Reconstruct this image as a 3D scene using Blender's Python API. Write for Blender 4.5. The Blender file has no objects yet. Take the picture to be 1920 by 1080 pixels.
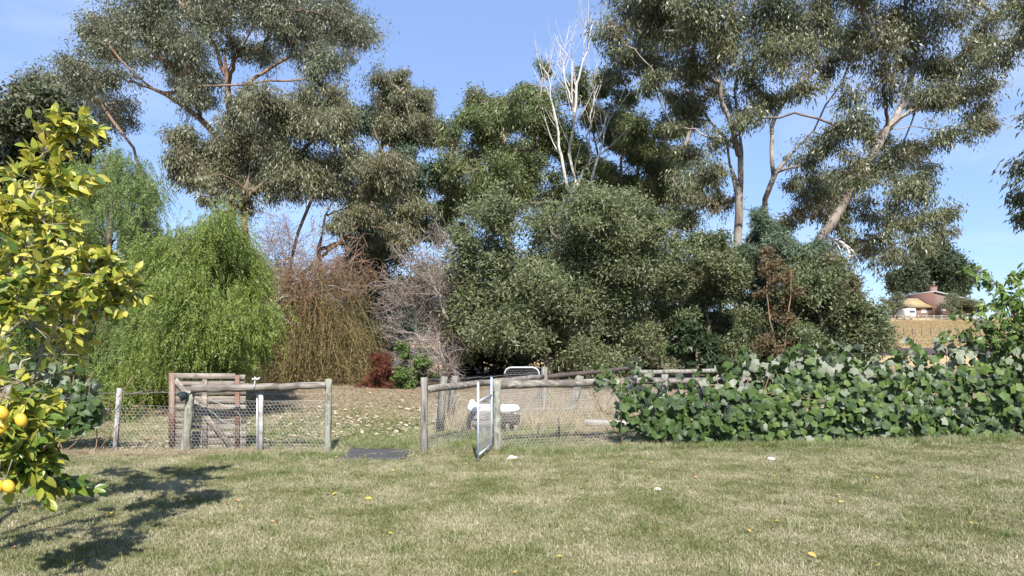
import bpy, math
import numpy as np

S = bpy.context.scene
COL = S.collection
RNG = np.random.default_rng(11)

# ------------------------------------------------------------------ camera, sky, sun
CAM_H, F, HZ = 1.6, 1280.0, 650.0          # eye height, focal length and horizon row of a 1920 x 1080 picture
cd = bpy.data.cameras.new('camera')
cd.sensor_width = 36.0
cd.lens = 24.0
cd.shift_y = 110.0 / 1920.0
cd.clip_start = 0.05
cd.clip_end = 3000.0
cam = bpy.data.objects.new('camera', cd)
COL.objects.link(cam)
cam.location = (0, 0, CAM_H)
cam.rotation_euler = (math.radians(90), 0, 0)
S.camera = cam

SUN_EL, SUN_AZ = math.radians(43), math.radians(173)   # azimuth clockwise from +Y (view direction)
world = bpy.data.worlds.new('World')
S.world = world
world.use_nodes = True
wn, wl = world.node_tree.nodes, world.node_tree.links
wn.clear()
w_out = wn.new('ShaderNodeOutputWorld')
w_bg = wn.new('ShaderNodeBackground')
w_bg.inputs['Strength'].default_value = 0.108
sky = wn.new('ShaderNodeTexSky')
sky.sky_type = 'NISHITA'
sky.sun_disc = False
sky.sun_elevation = SUN_EL
sky.sun_rotation = SUN_AZ
sky.air_density = 1.0
sky.dust_density = 0.2
sky.ozone_density = 6.0
w_tc = wn.new('ShaderNodeTexCoord')
w_map = wn.new('ShaderNodeMapping')
w_map.inputs['Scale'].default_value = (1.6, 1.6, 6.0)
w_map.inputs['Rotation'].default_value = (0.1, 0.25, 0.4)
w_no = wn.new('ShaderNodeTexNoise')
w_no.inputs['Scale'].default_value = 1.7
w_no.inputs['Detail'].default_value = 7
w_no.inputs['Roughness'].default_value = 0.58
w_no.inputs['Distortion'].default_value = 0.6
w_rp = wn.new('ShaderNodeValToRGB')
w_rp.color_ramp.elements[0].position = 0.46
w_rp.color_ramp.elements[0].color = (0, 0, 0, 1)
w_rp.color_ramp.elements[1].position = 0.85
w_rp.color_ramp.elements[1].color = (0.5, 0.5, 0.5, 1)
w_mx = wn.new('ShaderNodeMixRGB')
w_mx.inputs['Color2'].default_value = (4.2, 4.5, 5.2, 1)
wl.new(w_tc.outputs['Generated'], w_map.inputs['Vector'])
wl.new(w_map.outputs['Vector'], w_no.inputs['Vector'])
wl.new(w_no.outputs['Fac'], w_rp.inputs['Fac'])
wl.new(w_rp.outputs['Color'], w_mx.inputs['Fac'])
w_veil = wn.new('ShaderNodeMixRGB')            # thin even high haze over the whole dome
w_veil.inputs['Fac'].default_value = 0.55
w_veil.inputs['Color2'].default_value = (1.75, 2.45, 4.3, 1)
wl.new(sky.outputs['Color'], w_veil.inputs['Color1'])
wl.new(w_veil.outputs['Color'], w_mx.inputs['Color1'])
wl.new(w_mx.outputs['Color'], w_bg.inputs['Color'])
wl.new(w_bg.outputs['Background'], w_out.inputs['Surface'])

sd = bpy.data.lights.new('sun', 'SUN')
sd.energy = 4.6
sd.angle = math.radians(0.55)
sd.color = (1.0, 0.95, 0.87)
sun = bpy.data.objects.new('sun', sd)
COL.objects.link(sun)
sun.rotation_euler = (math.pi / 2 - SUN_EL, 0, math.pi - SUN_AZ)   # light comes from the sun's side of the sky
sun.location = (0, -20, 30)

S.view_settings.view_transform = 'Standard'
S.view_settings.look = 'None'
S.view_settings.exposure = 1.12
S.view_settings.gamma = 1.0
S.render.engine = 'CYCLES'
S.cycles.max_bounces = 6
S.cycles.diffuse_bounces = 3
S.cycles.glossy_bounces = 2
S.cycles.transmission_bounces = 4
S.cycles.transparent_max_bounces = 6
S.cycles.use_denoising = True

# ------------------------------------------------------------------ helpers
def unit(v):
    v = np.asarray(v, float)
    return v / np.maximum(np.linalg.norm(v, axis=-1, keepdims=True), 1e-9)

def rnd_unit(n, rng=RNG):
    return unit(rng.normal(size=(n, 3)))

def P(px, py, d):
    """point seen at pixel (px, py) of the 1920 x 1080 photograph at depth d"""
    return np.array([(px - 960.0) / F * d, d, CAM_H + (HZ - py) / F * d])

YK = [-30, 11, 20, 30, 60, 96, 160, 200, 420, 1200]
ZK = [0, 0, .45, .6, .9, 3.1, 8.3, 9.2, 10.5, 12]
def zg(y):
    return np.interp(y, YK, ZK)

def tag(o, label=None, cat=None, group=None, kind=None):
    if label: o['label'] = label
    if cat: o['category'] = cat
    if group: o['group'] = group
    if kind: o['kind'] = kind
    return o

def link(o, parent=None):
    COL.objects.link(o)
    if parent is not None:
        o.parent = parent
        o.matrix_parent_inverse = parent_inv(parent)
    return o

def parent_inv(p):
    from mathutils import Matrix
    m = Matrix.Translation(p.location) if p.parent is None else parent_world(p)
    return m.inverted()

def parent_world(p):
    from mathutils import Matrix
    m = p.matrix_basis.copy()
    if p.parent is None:
        return m
    return parent_world(p.parent) @ p.matrix_parent_inverse @ m

def thing(name, label, cat, loc=(0, 0, 0), group=None):
    o = bpy.data.objects.new(name, None)
    o.empty_display_size = 0.2
    o.location = loc
    COL.objects.link(o)
    return tag(o, label, cat, group)

def make_mesh(name, V, polys, mats, midx=None, smooth=False):
    me = bpy.data.meshes.new(name)
    V = np.ascontiguousarray(V, dtype=np.float32)
    polys = [np.asarray(p, np.int32) for p in polys if len(p)]
    loops = np.concatenate([p.ravel() for p in polys])
    tot = np.concatenate([np.full(len(p), p.shape[1], np.int32) for p in polys])
    start = np.concatenate([[0], np.cumsum(tot)[:-1]]).astype(np.int32)
    me.vertices.add(len(V))
    me.vertices.foreach_set('co', V.ravel())
    me.loops.add(len(loops))
    me.loops.foreach_set('vertex_index', loops)
    me.polygons.add(len(tot))
    me.polygons.foreach_set('loop_start', start)
    for m in (mats if isinstance(mats, (list, tuple)) else [mats]):
        me.materials.append(m)
    if midx is not None:
        me.polygons.foreach_set('material_index', np.asarray(midx, np.int32))
    if smooth:
        me.polygons.foreach_set('use_smooth', np.ones(len(tot), bool))
    me.update(calc_edges=True)
    return me

def mesh_obj(name, V, polys, mats, parent=None, midx=None, smooth=False):
    """V is in world coordinates; the part keeps them under its parent"""
    return link(bpy.data.objects.new(name, make_mesh(name, V, polys, mats, midx, smooth)), parent)

class MB:
    """collects pieces of one part"""
    def __init__(self):
        self.V, self.F, self.n = [], [], 0
    def add(self, V, polys):
        self.V.append(np.asarray(V, float))
        for p in polys:
            if len(p): self.F.append(np.asarray(p, int) + self.n)
        self.n += len(V)
        return self
    def box(self, c, size, R=None, bev=0.006, jit=0.0):
        V, Fs = box_mesh(size, bev)
        if jit: V = V + RNG.normal(0, jit, V.shape)
        if R is not None: V = V @ np.asarray(R).T
        return self.add(V + np.asarray(c), Fs)
    def beam(self, a, b, w, h, up=(0, 0, 1), bev=0.006, jit=0.0):
        a, b = np.asarray(a, float), np.asarray(b, float)
        L = np.linalg.norm(b - a); t = (b - a) / L
        u = np.cross(up, t); u = u / np.linalg.norm(u); v = np.cross(t, u)
        return self.box((a + b) / 2, (L, w, h), np.stack([t, u, v], 1), bev, jit)
    def tube(self, pts, r, sides=8, cap=True):
        pts = np.asarray(pts, float)
        r = np.broadcast_to(r, (len(pts),)).astype(float)
        V, Q = tubes(pts[None], r[None], sides)
        Fs = [Q]
        if cap:
            k = len(pts)
            Fs += [np.arange(sides)[None, ::-1], (np.arange(sides) + (k - 1) * sides)[None]]
        return self.add(V, Fs)
    def obj(self, name, mat, parent=None, smooth=False):
        by = {}
        for f in self.F: by.setdefault(f.shape[1], []).append(f)
        return mesh_obj(name, np.concatenate(self.V), [np.concatenate(x) for x in by.values()], mat, parent, None, smooth)

def box_mesh(size, bev):
    """box with chamfered long edges"""
    L, w, h = np.asarray(size) / 2.0
    b = min(bev, w * .45, h * .45)
    ring = np.array([[w - b, -h], [w, -h + b], [w, h - b], [w - b, h], [-w + b, h], [-w, h - b], [-w, -h + b], [-w + b, -h]])
    V = np.concatenate([np.c_[np.full(8, -L), ring], np.c_[np.full(8, L), ring]])
    i = np.arange(8); j = (i + 1) % 8
    return V, [np.c_[i, j, j + 8, i + 8], i[None, ::-1], (i + 8)[None]]

def tubes(Pt, R, sides):
    """Pt (B,K,3), R (B,K) -> vertices, quads"""
    B, K, _ = Pt.shape
    T = unit(np.gradient(Pt, axis=1))
    mean = unit(Pt[:, -1] - Pt[:, 0])
    ref = np.where(np.abs(mean[:, 2:3]) > .8, np.array([[1., 0, 0]]), np.array([[0, 0, 1.]]))[:, None, :]
    U = unit(np.cross(T, np.broadcast_to(ref, T.shape)))
    Vv = np.cross(T, U)
    a = np.arange(sides) * 2 * np.pi / sides
    ring = U[:, :, None] * np.cos(a)[:, None] + Vv[:, :, None] * np.sin(a)[:, None]
    V = Pt[:, :, None] + ring * R[:, :, None, None]
    idx = np.arange(B * K * sides).reshape(B, K, sides)
    q = np.stack([idx[:, :-1], np.roll(idx, -1, 2)[:, :-1], np.roll(idx, -1, 2)[:, 1:], idx[:, 1:]], -1)
    return V.reshape(-1, 3), q.reshape(-1, 4)

def bez(a, b, c, k):
    t = np.linspace(0, 1, k)[:, None]
    return (1 - t) ** 2 * a + 2 * t * (1 - t) * b + t ** 2 * c

def resample(pts, k):
    pts = np.asarray(pts, float)
    s = np.r_[0, np.cumsum(np.linalg.norm(np.diff(pts, axis=0), axis=1))]
    t = np.linspace(0, s[-1], k)
    return np.stack([np.interp(t, s, pts[:, i]) for i in range(3)], 1)

# ------------------------------------------------------------------ materials
def new_mat(name):
    m = bpy.data.materials.new(name)
    m.use_nodes = True
    n, l = m.node_tree.nodes, m.node_tree.links
    n.clear()
    out = n.new('ShaderNodeOutputMaterial')
    return m, n, l, out

def ramp(n, stops):
    r = n.new('ShaderNodeValToRGB')
    e = r.color_ramp.elements
    while len(e) < len(stops): e.new(0.5)
    for k, (p, c) in enumerate(stops):
        e[k].position = p
        e[k].color = (*c, 1) if len(c) == 3 else c
    return r

def leaf_mat(name, cols, trans=0.3, rough=0.45, spec=0.4, back=None, patch=None, patch_scale=0.5):
    """cols: colours spread over the single leaves; patch: colour some sprays of the plant have"""
    m, n, l, out = new_mat(name)
    geo = n.new('ShaderNodeNewGeometry')
    r = ramp(n, [(k / max(1, len(cols) - 1), c) for k, c in enumerate(cols)])
    l.new(geo.outputs['Random Per Island'], r.inputs['Fac'])
    col = r.outputs['Color']
    if patch:
        no = n.new('ShaderNodeTexNoise')
        no.inputs['Scale'].default_value = patch_scale
        no.inputs['Detail'].default_value = 3
        l.new(geo.outputs['Position'], no.inputs['Vector'])
        pr = ramp(n, [(0.5, (0, 0, 0)), (0.66, (.85, .85, .85))])
        l.new(no.outputs['Fac'], pr.inputs['Fac'])
        mx = n.new('ShaderNodeMixRGB')
        mx.inputs['Color2'].default_value = (*patch, 1)
        l.new(pr.outputs['Color'], mx.inputs['Fac'])
        l.new(col, mx.inputs['Color1'])
        col = mx.outputs['Color']
    if back:
        mb = n.new('ShaderNodeMixRGB')
        mb.inputs['Color2'].default_value = (*back, 1)
        l.new(geo.outputs['Backfacing'], mb.inputs['Fac'])
        l.new(col, mb.inputs['Color1'])
        col = mb.outputs['Color']
    b = n.new('ShaderNodeBsdfPrincipled')
    b.inputs['Roughness'].default_value = rough
    b.inputs['Specular IOR Level'].default_value = spec
    l.new(col, b.inputs['Base Color'])
    t = n.new('ShaderNodeBsdfTranslucent')
    l.new(col, t.inputs['Color'])
    ms = n.new('ShaderNodeMixShader')
    ms.inputs['Fac'].default_value = trans
    l.new(b.outputs[0], ms.inputs[1])
    l.new(t.outputs[0], ms.inputs[2])
    l.new(ms.outputs[0], out.inputs['Surface'])
    return m

def rough_mat(name, stops, scale=6.0, stretch=(1, 1, 1), rough=0.85, bump=0.3, second=None, metal=0.0, spec=0.3, bump_d=0.02):
    """noise-coloured surface, grain stretched along an axis; second = (colour, scale, low, high) for lichen, stains, rust"""
    m, n, l, out = new_mat(name)
    tc = n.new('ShaderNodeTexCoord')
    mp = n.new('ShaderNodeMapping')
    mp.inputs['Scale'].default_value = stretch
    l.new(tc.outputs['Object'], mp.inputs['Vector'])
    no = n.new('ShaderNodeTexNoise')
    no.inputs['Scale'].default_value = scale
    no.inputs['Detail'].default_value = 8
    no.inputs['Roughness'].default_value = 0.65
    l.new(mp.outputs['Vector'], no.inputs['Vector'])
    r = ramp(n, stops)
    l.new(no.outputs['Fac'], r.inputs['Fac'])
    col = r.outputs['Color']
    if second:
        c2, sc, lo, hi = second
        n2 = n.new('ShaderNodeTexNoise')
        n2.inputs['Scale'].default_value = sc
        n2.inputs['Detail'].default_value = 6
        l.new(tc.outputs['Object'], n2.inputs['Vector'])
        r2 = ramp(n, [(lo, (0, 0, 0)), (hi, (1, 1, 1))])
        l.new(n2.outputs['Fac'], r2.inputs['Fac'])
        mx = n.new('ShaderNodeMixRGB')
        mx.inputs['Color2'].default_value = (*c2, 1)
        l.new(r2.outputs['Color'], mx.inputs['Fac'])
        l.new(col, mx.inputs['Color1'])
        col = mx.outputs['Color']
    b = n.new('ShaderNodeBsdfPrincipled')
    b.inputs['Roughness'].default_value = rough
    b.inputs['Metallic'].default_value = metal
    b.inputs['Specular IOR Level'].default_value = spec
    l.new(col, b.inputs['Base Color'])
    if bump:
        bp = n.new('ShaderNodeBump')
        bp.inputs['Strength'].default_value = bump
        bp.inputs['Distance'].default_value = bump_d
        l.new(no.outputs['Fac'], bp.inputs['Height'])
        l.new(bp.outputs['Normal'], b.inputs['Normal'])
    l.new(b.outputs[0], out.inputs['Surface'])
    return m

M = {}
M['euc_grey'] = leaf_mat('euc_grey', [(.062, .073, .036), (.102, .116, .06), (.14, .153, .088), (.20, .21, .135)], .22, .42, .5)
M['euc_olive'] = leaf_mat('euc_olive', [(.070, .080, .036), (.115, .125, .060), (.165, .17, .09), (.24, .23, .15)], .22, .42, .5, patch=(.13, .115, .055), patch_scale=.5)
M['euc_green'] = leaf_mat('euc_green', [(.070, .100, .034), (.112, .150, .050), (.15, .185, .07), (.20, .22, .10)], .30, .42, .45, patch=(.155, .155, .06), patch_scale=.35)
M['euc_dark'] = leaf_mat('euc_dark', [(.058, .074, .032), (.10, .118, .05), (.145, .155, .072), (.21, .21, .13)], .22, .4, .5, patch=(.14, .12, .06), patch_scale=.45)
M['olive'] = leaf_mat('olive', [(.072, .095, .034), (.118, .146, .054), (.165, .19, .078), (.23, .245, .13)], .28, .5, .35, back=(.17, .19, .105), patch=(.10, .125, .045), patch_scale=.8)
M['wattle'] = leaf_mat('wattle', [(.065, .10, .055), (.10, .145, .085), (.15, .19, .125)], .25, .5, .35)
M['bush'] = leaf_mat('bush', [(.062, .09, .034), (.108, .14, .058), (.155, .185, .09), (.21, .22, .125)], .28, .45, .4, patch=(.14, .12, .06), patch_scale=.9)
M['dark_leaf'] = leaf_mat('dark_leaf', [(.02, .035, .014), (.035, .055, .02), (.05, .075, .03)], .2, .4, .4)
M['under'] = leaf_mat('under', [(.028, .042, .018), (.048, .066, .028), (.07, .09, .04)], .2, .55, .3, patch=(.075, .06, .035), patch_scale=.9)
M['maple'] = leaf_mat('maple', [(.040, .055, .026), (.07, .085, .042), (.10, .115, .06), (.13, .12, .065)], .2, .5, .4, patch=(.085, .085, .045), patch_scale=.8)
M['cedar'] = leaf_mat('cedar', [(.03, .055, .035), (.055, .09, .06), (.09, .13, .10)], .15, .6, .25)
M['pepper'] = leaf_mat('pepper', [(.09, .14, .026), (.145, .20, .036), (.20, .255, .055), (.26, .295, .10)], .35, .5, .35, patch=(.115, .17, .05), patch_scale=.5)
M['pepper_dark'] = leaf_mat('pepper_dark', [(.085, .14, .034), (.135, .20, .052), (.185, .245, .08), (.24, .28, .12)], .34, .5, .35, patch=(.12, .165, .05), patch_scale=.6)
M['pine'] = leaf_mat('pine', [(.03, .045, .025), (.05, .07, .035), (.08, .10, .05)], .1, .6, .3)
M['grey_shrub'] = leaf_mat('grey_shrub', [(.10, .115, .06), (.14, .15, .085), (.18, .185, .11)], .2, .5, .3)
M['rust_leaf'] = leaf_mat('rust_leaf', [(.075, .026, .018), (.125, .04, .026), (.17, .065, .036)], .2, .7, .2)
M['bright_shrub'] = leaf_mat('bright_shrub', [(.07, .12, .03), (.11, .18, .045), (.16, .23, .07)], .3, .45, .4)
M['brown_leaf'] = leaf_mat('brown_leaf', [(.10, .07, .04), (.15, .105, .06), (.19, .14, .075), (.10, .11, .05)], .25, .7, .2)
M['gold_strand'] = leaf_mat('gold_strand', [(.10, .075, .042), (.17, .125, .06), (.25, .19, .075), (.15, .145, .055)], .2, .6, .3)
M['brown_strand'] = leaf_mat('brown_strand', [(.13, .075, .04), (.20, .115, .06), (.26, .16, .09)], .15, .7, .2)
M['lemon_leaf'] = leaf_mat('lemon_leaf', [(.11, .15, .025), (.26, .285, .04), (.40, .395, .055), (.48, .45, .08), (.47, .41, .11)], .38, .4, .4)
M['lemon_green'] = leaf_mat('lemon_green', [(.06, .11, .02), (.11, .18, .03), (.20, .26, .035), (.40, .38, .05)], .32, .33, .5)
M['vine_leaf'] = leaf_mat('vine_leaf', [(.035, .066, .016), (.055, .098, .022), (.085, .14, .032), (.13, .18, .045)], .3, .55, .3, back=(.24, .27, .19))
M['vine_leaf_deep'] = leaf_mat('vine_leaf_deep', [(.035, .062, .024), (.055, .09, .038), (.08, .12, .055)], .25, .5, .35, back=(.24, .27, .19))
M['vine_pale'] = leaf_mat('vine_pale', [(.20, .23, .165), (.30, .32, .25)], .3, .7, .15, back=(.08, .13, .04))
M['climber'] = leaf_mat('climber', [(.07, .12, .025), (.12, .19, .04), (.19, .26, .06)], .35, .4, .4)
M['bark_euc'] = rough_mat('bark_euc', [(.3, (.13, .09, .065)), (.5, (.27, .21, .165)), (.7, (.42, .36, .30))], 1.2, (1, 1, .25), bump=.5)
M['bark_pale'] = rough_mat('bark_pale', [(.3, (.085, .068, .056)), (.46, (.20, .17, .145)), (.66, (.34, .31, .285))], 1.6, (1, 1, .35), bump=.5, second=((.13, .09, .07), .8, .54, .64))
M['bark_red'] = rough_mat('bark_red', [(.3, (.10, .06, .042)), (.5, (.21, .135, .095)), (.72, (.33, .24, .18))], 1.2, (1, 1, .25), bump=.5)
M['bark_dark'] = rough_mat('bark_dark', [(.3, (.06, .048, .038)), (.6, (.14, .115, .09))], 3, (1, 1, .3))
M['dead_wood'] = rough_mat('dead_wood', [(.3, (.33, .30, .27)), (.6, (.58, .55, .51))], 3, (1, 1, .3))
M['twig_grey'] = rough_mat('twig_grey', [(.3, (.18, .145, .13)), (.65, (.36, .31, .29))], 5)
M['lemon_twig'] = rough_mat('lemon_twig', [(.3, (.14, .12, .09)), (.65, (.30, .27, .21))], 8)
M['cane'] = rough_mat('cane', [(.3, (.14, .085, .05)), (.65, (.28, .18, .11))], 8)

# ------------------------------------------------------------------ ground
def ground_mat():
    m, n, l, out = new_mat('ground')
    geo = n.new('ShaderNodeNewGeometry')
    sep = n.new('ShaderNodeSeparateXYZ')
    l.new(geo.outputs['Position'], sep.inputs[0])
    def noise(scale, detail=6, rough=.6):
        t = n.new('ShaderNodeTexNoise')
        t.inputs['Scale'].default_value = scale
        t.inputs['Detail'].default_value = detail
        t.inputs['Roughness'].default_value = rough
        l.new(geo.outputs['Position'], t.inputs['Vector'])
        return t
    def mix(f, a, b):
        x = n.new('ShaderNodeMixRGB')
        l.new(f, x.inputs['Fac'])
        for s, i in ((a, 'Color1'), (b, 'Color2')):
            if isinstance(s, tuple): x.inputs[i].default_value = (*s, 1)
            else: l.new(s, x.inputs[i])
        return x.outputs['Color']
    def ystep(y0, y1, wob):
        a = n.new('ShaderNodeMath'); a.operation = 'MULTIPLY_ADD'
        l.new(noise(.6, 4).outputs['Fac'], a.inputs[0]); a.inputs[1].default_value = wob; a.inputs[2].default_value = -wob / 2
        b = n.new('ShaderNodeMath'); b.operation = 'ADD'
        l.new(a.outputs[0], b.inputs[0]); l.new(sep.outputs['Y'], b.inputs[1])
        c = n.new('ShaderNodeMapRange')
        c.inputs['From Min'].default_value = y0; c.inputs['From Max'].default_value = y1
        l.new(b.outputs[0], c.inputs['Value'])
        return c.outputs['Result']
    fine = ramp(n, [(.3, (.13, .10, .06)), (.5, (.26, .215, .135)), (.7, (.37, .315, .21))])
    l.new(noise(38, 8, .7).outputs['Fac'], fine.inputs['Fac'])
    grn = ramp(n, [(.35, (.075, .085, .03)), (.65, (.16, .165, .065))])
    l.new(noise(30, 8, .7).outputs['Fac'], grn.inputs['Fac'])
    pm = ramp(n, [(.42, (0, 0, 0)), (.60, (1, 1, 1))])
    l.new(noise(.85, 5, .62).outputs['Fac'], pm.inputs['Fac'])
    lawn = mix(pm.outputs['Color'], grn.outputs['Color'], fine.outputs['Color'])
    dirt = ramp(n, [(.3, (.12, .09, .06)), (.5, (.21, .16, .11)), (.7, (.30, .245, .17))])
    l.new(noise(9, 9, .72).outputs['Fac'], dirt.inputs['Fac'])
    c = mix(ystep(12.5, 15.5, 3.0), lawn, dirt.outputs['Color'])
    straw = ramp(n, [(.3, (.30, .215, .11)), (.5, (.42, .31, .165)), (.7, (.50, .39, .225))])
    l.new(noise(.35, 9, .72).outputs['Fac'], straw.inputs['Fac'])
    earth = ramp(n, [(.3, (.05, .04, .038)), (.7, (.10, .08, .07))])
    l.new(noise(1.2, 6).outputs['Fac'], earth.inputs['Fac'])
    c = mix(ystep(30, 36, 4), c, straw.outputs['Color'])
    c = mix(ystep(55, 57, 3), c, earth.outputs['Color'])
    c = mix(ystep(69, 71, 3), c, straw.outputs['Color'])
    b = n.new('ShaderNodeBsdfPrincipled')
    b.inputs['Roughness'].default_value = .95
    b.inputs['Specular IOR Level'].default_value = .1
    l.new(c, b.inputs['Base Color'])
    bp = n.new('ShaderNodeBump')
    bp.inputs['Strength'].default_value = .6
    bp.inputs['Distance'].default_value = .03
    l.new(noise(14, 8, .7).outputs['Fac'], bp.inputs['Height'])
    l.new(bp.outputs['Normal'], b.inputs['Normal'])
    l.new(b.outputs[0], out.inputs['Surface'])
    return m
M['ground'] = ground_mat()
ys = np.unique(np.r_[np.array(YK, float), np.linspace(-30, 60, 61), np.linspace(60, 420, 60)])
xs = np.r_[-900, -400, np.linspace(-120, 200, 81), 500, 1000]
gx, gy = np.meshgrid(xs, ys)
gv = np.c_[gx.ravel(), gy.ravel(), zg(gy.ravel())]
i = np.arange(len(gv)).reshape(gx.shape)
gq = np.stack([i[:-1, :-1], i[:-1, 1:], i[1:, 1:], i[1:, :-1]], -1).reshape(-1, 4)
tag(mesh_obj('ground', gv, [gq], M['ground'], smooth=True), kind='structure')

# ------------------------------------------------------------------ trees
def rhombs(C, D, L, Wd, side=None, rng=RNG):
    n = len(C)
    if side is None: side = unit(np.cross(D, rnd_unit(n, rng)))
    L = np.broadcast_to(L, (n,))[:, None]; Wd = np.broadcast_to(Wd, (n,))[:, None]
    nrm = np.cross(D, side)
    V = np.stack([C, C + D * L * .45 + side * Wd * .5, C + D * L + nrm * L * .08, C + D * L * .45 - side * Wd * .5], 1)
    return V.reshape(-1, 3), np.arange(4 * n).reshape(n, 4)

def slivers(C, D, L, Wd, rng=RNG):
    """one slender triangle per leaf, for plants too far away to show a leaf's outline"""
    n = len(C)
    side = unit(np.cross(D, rnd_unit(n, rng)))
    L = np.broadcast_to(L, (n,))[:, None]; Wd = np.broadcast_to(Wd, (n,))[:, None]
    V = np.stack([C - side * Wd * .35, C + D * L * .35 + side * Wd * .65, C + D * L - side * Wd * .2], 1)
    return V.reshape(-1, 3), np.arange(3 * n).reshape(n, 3)

FULL = 1.16
def clump_set(spec, d, spread, back=.5, rng=RNG, split=1):
    """(px, py, radius px) at tree depth d -> centres and radii; the crown gets its own depth"""
    C, R = [], []
    for s in spec:
        px, py, r = s[:3]
        off = s[3] if len(s) > 3 else rng.uniform(-.5, .5) * spread
        r = r * FULL
        C.append(P(px, py, d + off)); R.append(r / F * d)
        if rng.random() < back:
            o2 = off + spread * rng.uniform(.35, .8) * (1 if off < .2 * spread else -1)
            jit = rng.normal(0, r * .35, 2)
            C.append(P(px + jit[0], py + jit[1], d + o2)); R.append(r / F * d * rng.uniform(.8, 1.1))
    C, R = np.array(C), np.array(R)
    if split > 1:                                   # break round masses into smaller uneven sprays
        k = np.repeat(np.arange(len(C)), split)
        f = rng.uniform(.5, .95, len(k))
        C = C[k] + unit(rng.normal(size=(len(k), 3))) * (R[k] * rng.uniform(.25, .85, len(k)))[:, None] * np.array([1, 1, .8])
        R = R[k] * f
    return C, R

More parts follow.
